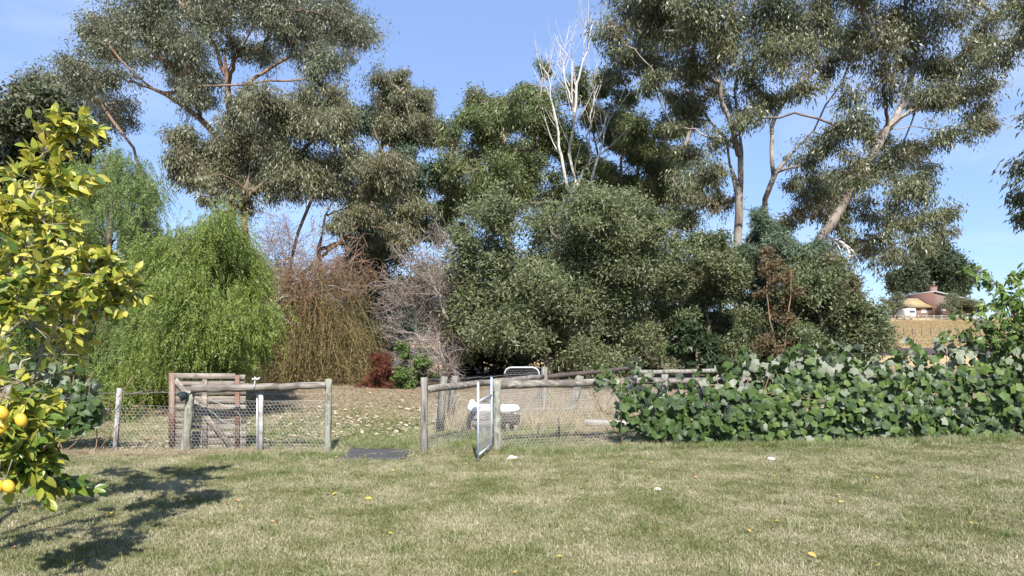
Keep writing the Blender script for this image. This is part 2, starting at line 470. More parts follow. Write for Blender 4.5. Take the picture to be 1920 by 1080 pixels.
def grow(name, label, cat, trunks, C, R, leaf, bark, n_leaf, L, Wd, droop=.5, r_base=.3, r_twig=.008, twig_density=9.0,
         spread=.3, flat=.85, group=None, seed=1, rise=.25, loc=None, tuftiness=.2):
    rng = np.random.default_rng(seed)
    N, PAR, FLOW = [], [], []
    lines = []                                      # node indices of each drawn line
    def add_line(pts, par):
        idx = []
        for p in pts:
            N.append(p); PAR.append(par); FLOW.append(0.0)
            par = len(N) - 1
            idx.append(par)
        return idx
    for k, t in enumerate(trunks):
        t = np.asarray(t, float)
        pts = resample(t, 14)
        pts[1:-1] += rng.normal(0, .012 * np.linalg.norm(t[-1] - t[0]) / 3, (12, 3))
        par = -1
        if k and np.linalg.norm(np.array(N) - pts[0], axis=1).min() < .9 and pts[0][2] > zg(pts[0][1]) + .3:
            par = int(np.argmin(np.linalg.norm(np.array(N) - pts[0], axis=1)))
        ids = add_line(pts, par)
        lines.append((([par] if par >= 0 else []) + ids))
    root = np.array(N[0])
    order = np.argsort(np.linalg.norm(C - np.array(N).mean(0), axis=1))
    tw_a, tw_b, tw_node, tw_r = [], [], [], []
    for c in order:
        cen, rad = C[c], R[c]
        A = np.array(N)
        dist = np.linalg.norm(A - cen, axis=1)
        pen = np.maximum(0, A[:, 2] - cen[2] + .2 * rad) * 1.3 + (A[:, 2] < root[2] + .25 * (C[:, 2].max() - root[2])) * rad * .6
        j = int(np.argmin(dist + pen))
        a = A[j]
        dv = cen - a; ln = np.linalg.norm(dv)
        mid = a + dv * .5 + np.array([0, 0, rise * ln * .35]) + rng.normal(0, .07 * ln, 3)
        pts = bez(a, mid, cen, 8)[1:]
        pts[:-1] += rng.normal(0, .018 * ln, (6, 3))
        ids = add_line(pts, j)
        lines.append([j] + ids)
        nt = max(5, int(twig_density * (rad / .6) ** 1.6))
        nsub = max(3, int(nt / 7))
        sub = rnd_unit(nsub, rng) * rng.uniform(.35, 1.08, (nsub, 1))
        v = sub[rng.integers(0, nsub, nt)] + rng.normal(0, tuftiness, (nt, 3))
        v[:, 2] *= flat
        tgt = cen + v * rad
        src = np.array(ids)[rng.integers(3, len(ids), nt)]
        for q in range(nt):
            FLOW[src[q]] += 1
        tw_a.append(np.array(N)[src]); tw_b.append(tgt); tw_r.append(np.full(nt, rad))
    FLOW = np.array(FLOW); PARa = np.array(PAR); NA = np.array(N)
    for q in range(len(NA) - 1, -1, -1):
        if PARa[q] >= 0: FLOW[PARa[q]] += FLOW[q]
    fb = max(FLOW.max(), 2)
    p = math.log(r_base / (r_twig * 1.3)) / math.log(fb)
    rad_n = r_twig * 1.3 * np.maximum(FLOW, 1) ** p
    e = thing(name, label, cat, loc if loc is not None else (root[0], root[1], zg(root[1])), group)
    mb = MB()
    by = {}
    for ln_ in lines: by.setdefault(len(ln_), []).append(ln_)
    for k, ls in by.items():
        I = np.array(ls)
        rr = rad_n[I].copy()
        sub = PARa[I[:, 1]] == I[:, 0]
        rr[sub, 0] = np.minimum(rr[sub, 0], rr[sub, 1] * 1.25)
        V, q = tubes(NA[I], rr, 8 if k > 10 else 5)
        mb.add(V, [q])
    A, B, TR = np.concatenate(tw_a), np.concatenate(tw_b), np.concatenate(tw_r)
    n = len(A)
    ln = np.linalg.norm(B - A, axis=1)[:, None]
    m1 = A + (B - A) * .5 + np.array([0, 0, .12]) * ln + rng.normal(0, .08, (n, 3)) * ln
    t = np.linspace(0, 1, 5)[None, :, None]
    TP = (1 - t) ** 2 * A[:, None] + 2 * t * (1 - t) * m1[:, None] + t ** 2 * B[:, None]
    TRd = np.linspace(1.25, .45, 5)[None] * r_twig * np.ones((n, 1))
    V, q = tubes(TP[:, ::2], TRd[:, ::2], 3)
    mb.add(V, [q])
    mb.obj('trunk', bark, e, smooth=True)
    if n_leaf:
        prob = TR ** .5; prob /= prob.sum()
        k = rng.choice(n, n_leaf, p=prob)
        tt = rng.uniform(.3, 1.0, n_leaf) ** .7
        f = tt * 4; i0 = np.minimum(f.astype(int), 3); fr = (f - i0)[:, None]
        pos = TP[k, i0] * (1 - fr) + TP[k, i0 + 1] * fr
        sp = (spread * np.clip(TR[k], .3, 1.6) ** .5)[:, None]
        pos = pos + rng.normal(0, 1, (n_leaf, 3)) * sp * np.array([.5, .5, .42])
        D = unit(rnd_unit(n_leaf, rng) * (1 - droop) + np.array([0, 0, -1.]) * droop + unit(pos - TP[k, 0]) * .25)
        s = rng.uniform(.65, 1.3, n_leaf)
        V, q = slivers(pos, D, L * s, Wd * s, rng=rng)
        mesh_obj('crown', V, [q], leaf, e)
    return e

def base(px, d):
    x = (px - 960) / F * d
    return np.array([x, d, zg(d) - .1])

def TL(d, pts, off=0.0, doff=None):
    """trunk line from pixels at depth d"""
    return [P(a, b, d + (doff[i] if doff else off)) for i, (a, b) in enumerate(pts)]

# -- big spreading gum on the left
d = 36
C, R = clump_set([(330, 20, 60), (250, 30, 52), (200, 60, 45), (420, 10, 60), (500, 20, 58), (560, 40, 52), (620, 50, 48), (660, 78, 34), (590, 92, 42),
    (480, 70, 40), (370, 100, 42), (290, 90, 38), (330, 125, 36), (230, 92, 38), (170, 105, 40), (130, 135, 34), (150, 175, 40), (200, 142, 38),
    (185, 205, 36), (222, 205, 34), (240, 240, 24), (540, 70, 40), (520, -30, 70), (400, -55, 80), (290, -50, 70), (620, -10, 52), (350, 175, 30),
    (395, 185, 30), (600, 150, 28), (648, 112, 28), (582, 178, 24), (112, 120, 22), (380, 142, 34), (340, 62, 40), (50, 165, 30), (75, 150, 22), (440, 90, 30), (160, 60, 24), (460, -90, 70)], d, 11, .5, split=3)
b0 = base(452, d)
grow('gum_tree', 'tall spreading gum tree with open grey-green crown and long bare rising limbs', 'tree',
     [[b0, *TL(d, [(448, 560), (436, 400), (430, 240), (428, 120), (432, 20), (420, -70)])],
      TL(d, [(432, 300), (400, 245), (340, 195), (275, 160), (225, 110), (195, 75)], doff=[0, -.5, -1, -1.5, -2, -2]),
      TL(d, [(430, 215), (470, 150), (505, 128), (545, 105), (600, 80)], doff=[0, .5, 1, 1, 1]),
      TL(d, [(429, 160), (400, 80), (350, 20), (310, -30)], doff=[0, .8, 1.5, 2]),
      TL(d, [(429, 130), (470, 60), (520, 0)], doff=[0, -1, -2]),
      [base(285, d), *TL(d, [(280, 480), (262, 320), (246, 270), (205, 215), (165, 165), (130, 130)])]],
     C, R, M['euc_grey'], M['bark_red'], 195000, .18, .046, .55, .22, .0055, 9, .42, seed=2, tuftiness=.3, group='gum trees behind the fence')

# -- dense gum in front of it
d = 30
C, R = clump_set([(520, 195, 48), (470, 230, 54), (560, 235, 54), (420, 280, 54), (362, 275, 42), (332, 255, 22), (350, 312, 36), (480, 300, 58), (560, 300, 58),
    (620, 245, 46), (640, 300, 54), (700, 312, 50), (600, 358, 54), (680, 372, 50), (530, 348, 46), (440, 335, 44), (400, 335, 36), (740, 345, 45), (782, 385, 38),
    (742, 405, 40), (690, 432, 36), (762, 445, 30), (650, 405, 36), (470, 385, 30), (790, 335, 30), (640, 205, 26), (655, 470, 26), (450, 200, 30), (590, 200, 36), (390, 370, 22), (720, 470, 26)], d, 8, .55, split=3)
b0 = base(478, d)
grow('gum_tree', 'bushy gum tree with dense drooping grey-olive foliage over several reddish trunks', 'tree',
     [[b0, *TL(d, [(474, 620), (462, 500), (456, 400), (470, 300)])],
      [base(520, d + .6), *TL(d, [(528, 600), (548, 480), (575, 400), (592, 350), (620, 280)])],
      [base(604, d - .4), *TL(d, [(606, 560), (598, 470), (610, 400), (650, 340), (700, 320)])],
      TL(d, [(535, 540), (580, 500), (640, 450), (700, 400)], doff=[0, -1, -1.5, -2]),
      TL(d, [(465, 520), (430, 440), (400, 380), (370, 300)], doff=[0, -.5, -1, -1])],
     C, R, M['euc_olive'], M['bark_red'], 195000, .165, .043, .6, .17, .005, 10, .40, seed=3, tuftiness=.3, group='gum trees behind the fence')

# -- small round-headed gum
d = 38
C, R = clump_set([(745, 162, 34), (716, 188, 34), (780, 192, 34), (750, 218, 38), (702, 222, 26), (790, 238, 30), (812, 252, 24), (740, 258, 28), (722, 242, 22), (765, 270, 24), (752, 145, 18)], d, 4.5, .6, split=3)
grow('gum_tree', 'slender gum tree with small rounded grey-green head above dark blue-green conifer', 'tree',
     [[base(692, d), *TL(d, [(694, 500), (704, 330), (716, 268), (732, 222), (745, 180)])]],
     C, R, M['euc_olive'], M['bark_euc'], 62000, .18, .045, .6, .15, .006, 10, .38, seed=4, tuftiness=.3, group='gum trees behind the fence')

# -- dark conifer behind
d = 33
C, R = clump_set([(640, 205, 28), (668, 222, 24), (770, 300, 40), (800, 330, 36), (740, 330, 36), (720, 460, 62), (690, 520, 62), (745, 540, 60), (700, 590, 62), (660, 565, 45), (770, 600, 52),
    (720, 645, 55), (675, 645, 45), (740, 420, 54), (790, 430, 46), (700, 400, 54), (650, 620, 36), (800, 520, 44), (800, 600, 44), (770, 370, 40), (660, 480, 40)], d, 5, .3)
grow('conifer_tree', 'dark blue-green conifer standing behind bare twiggy shrub', 'tree',
     [[base(722, d), *TL(d, [(722, 600), (722, 450), (735, 330), (700, 240)])]],
     C, R, M['cedar'], M['bark_dark'], 72000, .25, .08, .35, .24, .007, 10, .38, seed=5)

# -- brighter gums in the middle
d = 36
C, R = clump_set([(900, 205, 30), (940, 192, 34), (880, 237, 36), (930, 242, 40), (980, 217, 36), (990, 172, 22), (1018, 130, 16), (1060, 160, 18), (1000, 262, 40), (950, 292, 40),
    (890, 282, 40), (852, 272, 26), (842, 312, 30), (900, 332, 44), (960, 347, 44), (1010, 322, 40), (1045, 270, 34), (860, 372, 36), (920, 385, 40), (985, 190, 24), (850, 420, 30), (1040, 360, 34)], d, 7, .6, split=3)
grow('gum_tree', 'leafy mid-green gum tree left of the bleached dead trunk', 'tree',
     [[base(948, d), *TL(d, [(948, 560), (952, 420), (945, 330), (940, 250)])],
      TL(d, [(950, 440), (985, 340), (1010, 250), (1018, 140)], doff=[0, .5, 1, 1]),
      TL(d, [(950, 430), (905, 350), (885, 270)], doff=[0, -1, -1.5])],
     C, R, M['euc_green'], M['bark_euc'], 128000, .185, .055, .5, .18, .0055, 10, .42, seed=6, tuftiness=.3, group='gum trees behind the fence')
C, R = clump_set([(1090, 158, 22), (1125, 172, 20), (1172, 217, 30), (1150, 262, 36), (1192, 242, 30), (1100, 300, 34), (1150, 322, 40), (1200, 292, 40), (1230, 280, 32), (1240, 332, 36),
    (1190, 352, 40), (1250, 372, 36), (1112, 222, 24), (1132, 145, 14), (1105, 352, 34), (1160, 190, 20), (1260, 420, 34), (1240, 300, 28)], d, 6, .5, split=3)
grow('gum_tree', 'leafy mid-green gum tree right of the bleached dead trunk', 'tree',
     [[base(1178, d), *TL(d, [(1178, 560), (1172, 420), (1165, 330), (1172, 240)])],
      TL(d, [(1174, 440), (1130, 330), (1110, 240), (1100, 170)], doff=[0, .5, 1, 1])],
     C, R, M['euc_green'], M['bark_euc'], 104000, .185, .055, .5, .16, .0055, 10, .42, seed=7, tuftiness=.3, group='gum trees behind the fence')

# -- bleached dead tree
def twiggy(name, label, cat, lines, mat, n_side, seed, r0, r1, side_len, up=.8, loc=None, depth=2, sides=5, group=None):
    """bare branching plant: given stems with side shoots that fork again"""
    rng = np.random.default_rng(seed)
    mb = MB()
    segs = []
    for ln in lines:
        pts = resample(np.asarray(ln[0], float), 12)
        pts[1:-1] += rng.normal(0, .012 * np.linalg.norm(pts[-1] - pts[0]), (10, 3))
        rr = np.linspace(ln[1], ln[2], 12)
        mb.tube(pts, rr, 7)
        segs.append((pts, rr))
    cur = segs
    for lev in range(depth):
        nxt, batch, brr = [], [], []
        for pts, rr in cur:
            Lp = np.linalg.norm(pts[-1] - pts[0])
            for _ in range(n_side[lev]):
                k = rng.integers(len(pts) // 4, len(pts) - 1)
                t = unit(pts[k + 1] - pts[k])
                dirv = unit(t * .7 + rnd_unit(1, rng)[0] * .75 + np.array([0, 0, up * .4]))
                ln = side_len[lev] * rng.uniform(.5, 1.2)
                q = bez(pts[k], pts[k] + dirv * ln * .5, pts[k] + dirv * ln + np.array([0, 0, up * ln * .3]) + rng.normal(0, .1 * ln, 3), 7)
                r = np.linspace(max(rr[k] * .5, r1), r1 * .6, 7)
                nxt.append((q, r)); batch.append(q); brr.append(r)
        V, q4 = tubes(np.array(batch), np.array(brr), sides if lev == 0 else 3)
        mb.add(V, [q4])
        cur = nxt
    e = thing(name, label, cat, loc, group)
    mb.obj('trunk', mat, e, smooth=True)
    return e, cur

d = 33
b0 = base(1074, d)
twiggy('dead_tree', 'bleached leafless dead tree with thin upright branches against the sky', 'tree',
    [([b0, *TL(d, [(1073, 520), (1074, 345), (1075, 250), (1074, 175), (1060, 120), (1045, 85), (1037, 68)])], .13, .012),
     (TL(d, [(1074, 230), (1080, 170), (1097, 100), (1105, 65), (1112, 40)], .3), .09, .014),
     (TL(d, [(1068, 360), (1050, 280), (1038, 200), (1025, 140), (1012, 120)], -.4), .09, .015),
     (TL(d, [(1076, 370), (1105, 300), (1108, 220), (1122, 160)], .5), .08, .014),
     (TL(d, [(1080, 380), (1115, 325), (1132, 250), (1140, 205)], -.5), .08, .014),
     (TL(d, [(1074, 200), (1058, 150), (1055, 100)], -.5), .05, .012)],
    M['dead_wood'], (7, 3), 21, .1, .010, (2.2, 1.0), up=1.0, loc=b0)

# -- rounded olive in the middle
d = 20.5
C, R = clump_set([(1190, 402, 48), (1130, 395, 48), (905, 410, 42), (960, 402, 50), (1022, 425, 52), (1210, 470, 52), (1235, 540, 44), (1240, 605, 44), (905, 475, 54), (885, 545, 46),
    (872, 610, 42), (935, 550, 64), (1000, 500, 70), (1080, 468, 70), (1150, 478, 70), (1150, 560, 74), (1080, 570, 74), (1010, 600, 70), (942, 632, 50), (1045, 652, 48), (1110, 650, 58),
    (1180, 640, 54), (890, 650, 36), (1235, 650, 36), (1165, 370, 26), (1215, 430, 30), (1090, 410, 46), (870, 450, 26), (1060, 520, 60), (1130, 520, 60)], d, 4.2, .35)
b0 = base(1035, d)
grow('olive_tree', 'broad rounded olive tree with fine grey-green leaves reaching the ground', 'tree',
     [[b0, *TL(d, [(1030, 680), (1010, 620), (980, 540), (960, 460)])],
      [base(1060, d), *TL(d, [(1075, 650), (1110, 570), (1150, 460), (1180, 410)])],
      [base(1045, d + .3), *TL(d, [(1050, 640), (1055, 540), (1050, 450)], .5)]],
     C, R, M['olive'], M['bark_dark'], 225000, .118, .04, .1, .14, .0045, 20, .30, seed=8, tuftiness=.34)

# -- shrubs on the right
d = 20
C, R = clump_set([(1580, 560, 52), (1530, 542, 48), (1622, 582, 38), (1642, 612, 24), (1560, 620, 52), (1612, 640, 38), (1512, 600, 44), (1540, 660, 38), (1600, 668, 30), (1505, 505, 34), (1552, 495, 30), (1592, 522, 30), (1500, 650, 34)], d, 3, .4)
grow('olive_tree', 'low spreading grey-green olive bush behind the grape vine beside the paddock', 'shrub',
     [[base(1560, d), *TL(d, [(1558, 670), (1540, 600), (1530, 550)])], [base(1575, d), *TL(d, [(1590, 650), (1600, 590)])]],
     C, R, M['bush'], M['bark_dark'], 78000, .12, .042, .15, .09, .0045, 18, .28, seed=9, tuftiness=.34)
d = 21.5
C, R = clump_set([(1290, 520, 38), (1330, 502, 38), (1300, 570, 42), (1350, 560, 42), (1380, 512, 38), (1340, 620, 44), (1390, 602, 40), (1400, 650, 36), (1290, 640, 30), (1362, 670, 30), (1280, 592, 26), (1312, 470, 28), (1362, 455, 28), (1265, 520, 26), (1260, 470, 24)], d, 3.5, .4)
grow('leafy_shrub', 'upright mid-green leafy shrub beside the olive tree, below the pale gum trunk', 'shrub',
     [[base(1338, d), *TL(d, [(1335, 660), (1325, 580), (1320, 500)])], [base(1352, d), *TL(d, [(1370, 640), (1380, 540)])]],
     C, R, M['bush'], M['bark_dark'], 78000, .125, .044, .2, .09, .0045, 17, .30, seed=10, tuftiness=.34)
C, R = clump_set([(1300, 632, 24), (1325, 655, 24), (1275, 650, 22), (1305, 680, 20), (1340, 680, 18), (1270, 615, 18)], 18.6, 1.2, .4)
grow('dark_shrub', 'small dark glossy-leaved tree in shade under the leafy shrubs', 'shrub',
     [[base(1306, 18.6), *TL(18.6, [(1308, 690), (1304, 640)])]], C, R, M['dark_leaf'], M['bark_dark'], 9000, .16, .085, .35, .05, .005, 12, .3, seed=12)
d = 23
C, R = clump_set([(1400, 470, 34), (1440, 452, 34), (1472, 442, 34), (1420, 520, 36), (1462, 492, 36), (1502, 472, 30), (1512, 542, 34), (1440, 562, 36), (1392, 552, 26), (1482, 582, 36), (1502, 632, 36), (1440, 640, 36), (1420, 420, 22), (1540, 470, 24)], d, 3, .4)
grow('wattle_tree', 'feathery blue-grey wattle standing between two denser green bushes', 'tree',
     [[base(1455, d), *TL(d, [(1453, 640), (1450, 540), (1455, 470)])]],
     C, R, M['wattle'], M['bark_dark'], 85000, .15, .03, .45, .09, .0045, 15, .28, seed=13)
d = 19.2
C, R = clump_set([(1440, 500, 14), (1460, 520, 16), (1480, 510, 14), (1435, 545, 14), (1470, 560, 16), (1495, 555, 12), (1445, 590, 15), (1480, 600, 15), (1455, 630, 16), (1430, 640, 12), (1490, 635, 14), (1470, 660, 16), (1440, 480, 10)], d, 1.0, .2)
grow('browning_shrub', 'thin shrub with browning orange leaves on upright stems', 'shrub',
     [[base(1460, d), *TL(d, [(1458, 660), (1440, 580), (1436, 490)])], [base(1464, d), *TL(d, [(1472, 640), (1482, 560), (1484, 505)])]],
     C, R, M['brown_leaf'], M['cane'], 6500, .085, .04, .2, .022, .004, 16, .30, seed=14)

# -- big gum on the right
d = 30
spec = [(1150, 50, 38), (1182, 100, 38), (1160, 142, 26), (1200, 30, 48), (1250, 60, 46), (1232, 120, 38), (1290, 40, 50), (1340, 90, 46), (1300, 132, 34), (1390, 50, 50), (1402, 130, 38),
    (1450, 40, 50), (1482, 100, 42), (1530, 50, 50), (1560, 112, 38), (1600, 40, 50), (1640, 100, 42), (1680, 40, 50), (1720, 110, 42), (1760, 50, 50), (1800, 110, 42), (1840, 60, 46), (1870, 120, 38),
    (1842, 172, 38), (1782, 172, 38), (1722, 182, 32), (1662, 160, 32), (1602, 172, 28), (1212, 160, 24), (1270, 182, 20), (1332, 172, 30), (1500, 162, 28), (1432, 192, 26), (1292, 235, 34), (1280, 292, 34),
    (1272, 352, 30), (1312, 332, 28), (1302, 402, 34), (1342, 385, 26), (1522, 302, 34), (1562, 272, 32), (1602, 242, 32), (1642, 262, 28), (1552, 352, 38), (1602, 322, 38), (1652, 312, 34), (1692, 292, 34),
    (1742, 262, 30), (1792, 242, 32), (1842, 232, 28), (1522, 382, 30), (1622, 392, 38), (1682, 362, 38), (1732, 342, 34), (1752, 402, 34), (1702, 422, 38), (1642, 452, 34), (1762, 440, 24), (1692, 482, 24),
    (1592, 442, 26), (1722, 462, 24), (1562, 412, 26), (1490, 345, 20), (1898, 72, 32), (1900, 20, 36), (1390, 230, 26), (1350, 260, 22), (1260, 250, 20), (1470, 420, 22), (1660, 490, 20)]
spec += [(1180 + 90 * k, -55, 58) for k in range(9)] + [(1250 + 110 * k, -150, 62) for k in range(6)]
C, R = clump_set(spec, d, 9, .45, split=4)
b0 = base(1388, d)
rgum = grow('gum_tree', 'massive gum tree with pale forked trunk and wide airy crown beside the paddock', 'tree',
     [[b0, *TL(d, [(1386, 560), (1382, 440), (1384, 360), (1370, 300), (1354, 250), (1320, 205), (1282, 165), (1240, 110)])],
      TL(d, [(1385, 370), (1390, 290), (1382, 235), (1376, 170), (1400, 90), (1420, 0)], doff=[0, .3, .6, .8, 1, 1]),
      TL(d, [(1384, 290), (1372, 235), (1352, 190), (1345, 110), (1330, 20)], doff=[0, -.8, -1.2, -1.5, -2]),
      [base(1420, d), *TL(d, [(1428, 500), (1434, 395), (1450, 325), (1480, 298), (1530, 236), (1550, 200), (1592, 130), (1620, 50)])],
      TL(d, [(1450, 328), (1446, 240), (1472, 182), (1520, 140), (1562, 98)], doff=[0, .5, 1, 1.5, 2]),
      TL(d, [(1550, 202), (1600, 185), (1640, 165), (1690, 120)], doff=[0, -.6, -1, -1.5]),
      [base(1500, d - 1), *TL(d - 1, [(1515, 520), (1540, 430), (1580, 385), (1612, 325), (1670, 236), (1696, 215), (1750, 194), (1800, 180)])],
      TL(d - 1, [(1668, 240), (1690, 200), (1705, 160), (1720, 90)], doff=[0, .5, 1, 1])],
     C, R, M['euc_dark'], M['bark_pale'], 340000, .18, .047, .6, .21, .0038, 7.5, .44, seed=15, tuftiness=.3, group='gum trees behind the fence')

rng = np.random.default_rng(151)
db = MB()
for q_ in range(7):
    a_ = P(1545 + 4 * q_, 438 + 3 * q_, 28.3)
    t_ = P(1570 + 7 * q_ + rng.normal(0, 8), 505 + rng.normal(0, 10), 27.6)
    db.tube(bez(a_, (a_ + t_) / 2 + [.35, 0, .45], t_, 9), np.linspace(.045, .012, 9), 5)
    for _ in range(3):
        k_ = .4 + .5 * rng.random(); p_ = a_ * (1 - k_) + t_ * k_ + [.15, 0, .2]
        db.tube(bez(p_, p_ + [.15, -.1, 0], p_ + [rng.normal(.2, .2), -.1, -rng.uniform(.3, .9)], 6), np.linspace(.014, .006, 6), 4)
db.obj('dead_branch', M['dead_wood'], rgum, smooth=True)

# -- gum standing outside the picture whose sprays hang in on the right
d = 17
C, R = clump_set([(1945, 80, 42), (1960, 170, 46), (1930, 230, 26), (1936, 372, 26), (1930, 410, 16), (1990, 300, 50), (2020, 120, 60), (2050, 250, 60), (1930, 30, 30), (2010, 400, 40), (2060, 10, 70), (2140, 120, 70), (2120, 260, 60)], d, 3, .3)
grow('gum_tree', 'gum sprays hanging in from beyond the tall climber, against open sky', 'tree',
     [[base(2090, d), *TL(d, [(2085, 560), (2060, 360), (2050, 200), (2040, 60)])]],
     C, R, M['euc_dark'], M['bark_pale'], 30000, .18, .045, .6, .15, .006, 8, .4, seed=16, group='gum trees behind the fence')

# -- maple-like tree on the far left
d = 25
C, R = clump_set([(60, 192, 42), (110, 202, 38), (30, 232, 44), (90, 252, 44), (140, 232, 34), (162, 262, 26), (20, 292, 44), (62, 172, 28), (70, 302, 44), (130, 292, 36), (0, 335, 44), (-40, 250, 54), (-50, 330, 54), (40, 360, 44), (-20, 420, 50), (-60, 480, 50)], d, 6, .5)
grow('broadleaf_tree', 'dark broadleaf tree with bronze-tinged leaf tips rising behind the pepper trees', 'tree',
     [[base(20, d), *TL(d, [(22, 560), (30, 400), (50, 280)])]],
     C, R, M['maple'], M['bark_dark'], 65000, .17, .11, .35, .2, .006, 11, .42, seed=17)

# -- pepper trees: hanging fronds of narrow leaflets
def pepper(name, label, trunks, C, R, leaf, n_frond, seed):
    rng = np.random.default_rng(seed)
    e = grow(name, label, 'tree', trunks, C, R, None, M['bark_dark'], 0, 1, 1, r_base=.2, r_twig=.007, twig_density=12, seed=seed, rise=.35, group='pepper trees behind the wire netting')
    prob = R ** 2 / (R ** 2).sum()
    k = rng.choice(len(C), n_frond, p=prob)
    v = rnd_unit(n_frond, rng) * rng.random((n_frond, 1)) ** .3 * 1.08
    # fronds gather in sprays
    ns = n_frond // 36
    sp = rng.integers(0, ns, n_frond)
    kk = k[:ns][sp]
    pos = C[kk] + v[:ns][sp] * R[kk][:, None] * 1.0 + rng.normal(0, .125, (n_frond, 3)) * np.array([1, 1, 1.7])
    outd = v[:ns][sp]; outd[:, 2] *= .3
    L = rng.uniform(.16, .34, n_frond)[:, None]
    hang = unit(outd * .8 + np.array([0, 0, -.9]) + rng.normal(0, .25, (n_frond, 3)))
    nl = 13
    t = np.linspace(.05, 1, nl)[None, :, None]
    ax = pos[:, None] + hang[:, None] * (t * L[:, None]) + np.array([0, 0, -.35]) * (t ** 2) * L[:, None]
    axd = unit(hang[:, None] + np.array([0, 0, -.7]) * t)
    side = unit(np.cross(hang, rnd_unit(n_frond, rng)))[:, None]
    sgn = np.where(np.arange(nl) % 2 == 0, 1., -1.)[None, :, None]
    D = unit(axd * .75 + side * sgn * .75 + np.array([0, 0, -.15]))
    D = D.reshape(-1, 3)
    n = len(D)
    V, q = slivers(ax.reshape(-1, 3), D, .078 * rng.uniform(.7, 1.2, n), .021, rng=rng)
    mesh_obj('crown', V, [q], leaf, e)
    return e
d = 18
C, R = clump_set([(200, 312, 36), (240, 332, 40), (150, 345, 42), (268, 372, 28), (110, 375, 42), (200, 392, 52), (258, 422, 42), (150, 432, 52), (90, 442, 44), (220, 472, 52), (280, 472, 28), (150, 512, 52), (230, 542, 50),
    (90, 522, 44), (180, 592, 52), (120, 602, 44), (240, 622, 44), (60, 582, 44), (180, 662, 44), (60, 660, 44), (120, 690, 36), (290, 540, 30), (225, 290, 22), (10, 500, 50), (0, 600, 50), (40, 420, 36)], d, 4.0, .4, split=2)
pepper('pepper_tree', 'tall soft green pepper tree with weeping fine leaflets behind the yellowing lemon tree',
       [[base(175, d), *TL(d, [(180, 660), (195, 560), (205, 430), (215, 350)])], TL(d, [(190, 600), (150, 500), (130, 400)], doff=[0, -.5, -1]), TL(d, [(196, 560), (240, 480), (262, 410)], doff=[0, .5, .8])],
       C, R, M['pepper_dark'], 16000, 18)
d = 14.6
C, R = clump_set([(402, 432, 30), (430, 455, 28), (370, 445, 28), (350, 482, 42), (420, 492, 42), (300, 515, 40), (450, 532, 34), (390, 552, 52), (320, 572, 50), (472, 582, 32), (500, 605, 20), (432, 612, 46), (350, 642, 50), (290, 642, 42),
    (490, 645, 22), (450, 662, 34), (400, 682, 38), (330, 700, 36), (272, 702, 32), (240, 722, 30), (300, 730, 24), (255, 760, 22), (380, 720, 30), (440, 700, 28)], d, 3.0, .25, split=2)
pepper('pepper_tree', 'bright lime-green pepper tree with weeping leaflets directly behind the wooden gate',
       [[base(385, d), *TL(d, [(388, 700), (380, 620), (370, 540), (390, 470)])], TL(d, [(385, 640), (420, 560), (420, 490)], doff=[0, -.4, -.6]), TL(d, [(386, 660), (330, 600), (305, 540)], doff=[0, .4, .6])],
       C, R, M['pepper'], 15500, 19)

# -- weeping shrub with golden hanging strands
def strands(n, px0, px1, top, d, spread, l0, l1, w, rng, curve=.25):
    px = np.clip(rng.normal((px0 + px1) / 2, (px1 - px0) * .27, n), px0 - 15, px1 + 15)
    dd = d + rng.uniform(-.5, .5, n) * spread
    py = top(px) + np.abs(rng.normal(0, 1, n)) * 45
    a = np.stack([(px - 960) / F * dd, dd, CAM_H + (HZ - py) / F * dd], 1)
    L = rng.uniform(l0, l1, n)
    L = np.minimum(L, a[:, 2] - zg(a[:, 1]) - .05)
    cx = (px0 + px1) / 2
    out = np.stack([(px - cx) / (px1 - px0) * 2, rng.uniform(-1, .4, n), np.zeros(n)], 1) + rng.normal(0, .35, (n, 3))
    k = 6
    t = np.linspace(0, 1, k)[None, :, None]
    pts = a[:, None] + out[:, None] * curve * (1 - (1 - t) ** 2) * L[:, None, None] + np.array([0, 0, -1.]) * (t ** 1.3) * L[:, None, None]
    pts[:, 1:] += rng.normal(0, .02, (n, k - 1, 3))
    return pts
def ribbon(pts, w, rng):
    n, k, _ = pts.shape
    s = unit(np.cross(unit(pts[:, -1] - pts[:, 0]), rnd_unit(n, rng)))[:, None] * w / 2
    V = np.stack([pts - s, pts + s], 2).reshape(-1, 3)
    i = np.arange(n * k * 2).reshape(n, k, 2)
    q = np.stack([i[:, :-1, 0], i[:, :-1, 1], i[:, 1:, 1], i[:, 1:, 0]], -1).reshape(-1, 4)
    return V, q
d = 21.5
rng = np.random.default_rng(23)
e, ends = twiggy('weeping_shrub', 'weeping shrub with bare brown twigs above a curtain of golden hanging strands', 'shrub',
    [([base(565, d), *TL(d, [(560, 660), (545, 580), (520, 545), (495, 525)])], .10, .02),
     ([base(570, d), *TL(d, [(575, 640), (590, 560), (600, 520), (650, 540)])], .10, .02),
     (TL(d, [(552, 600), (520, 560), (545, 525), (575, 520), (615, 535), (668, 548)], -1.0), .06, .012),
     (TL(d, [(550, 610), (505, 575), (530, 556), (580, 555)], -1.3), .05, .012),
     (TL(d, [(548, 600), (500, 540), (485, 480), (470, 465)], .3), .06, .012),
     (TL(d, [(556, 620), (540, 540), (530, 480), (510, 455)], .6), .06, .012),
     (TL(d, [(560, 620), (600, 540), (610, 500)], .6), .06, .012)],
    M['twig_grey'], (14, 7), 24, .1, .006, (1.5, .8), up=.25, loc=base(565, d))
top = lambda px: 545 + 90 * np.abs((px - 580) / 110) ** 2
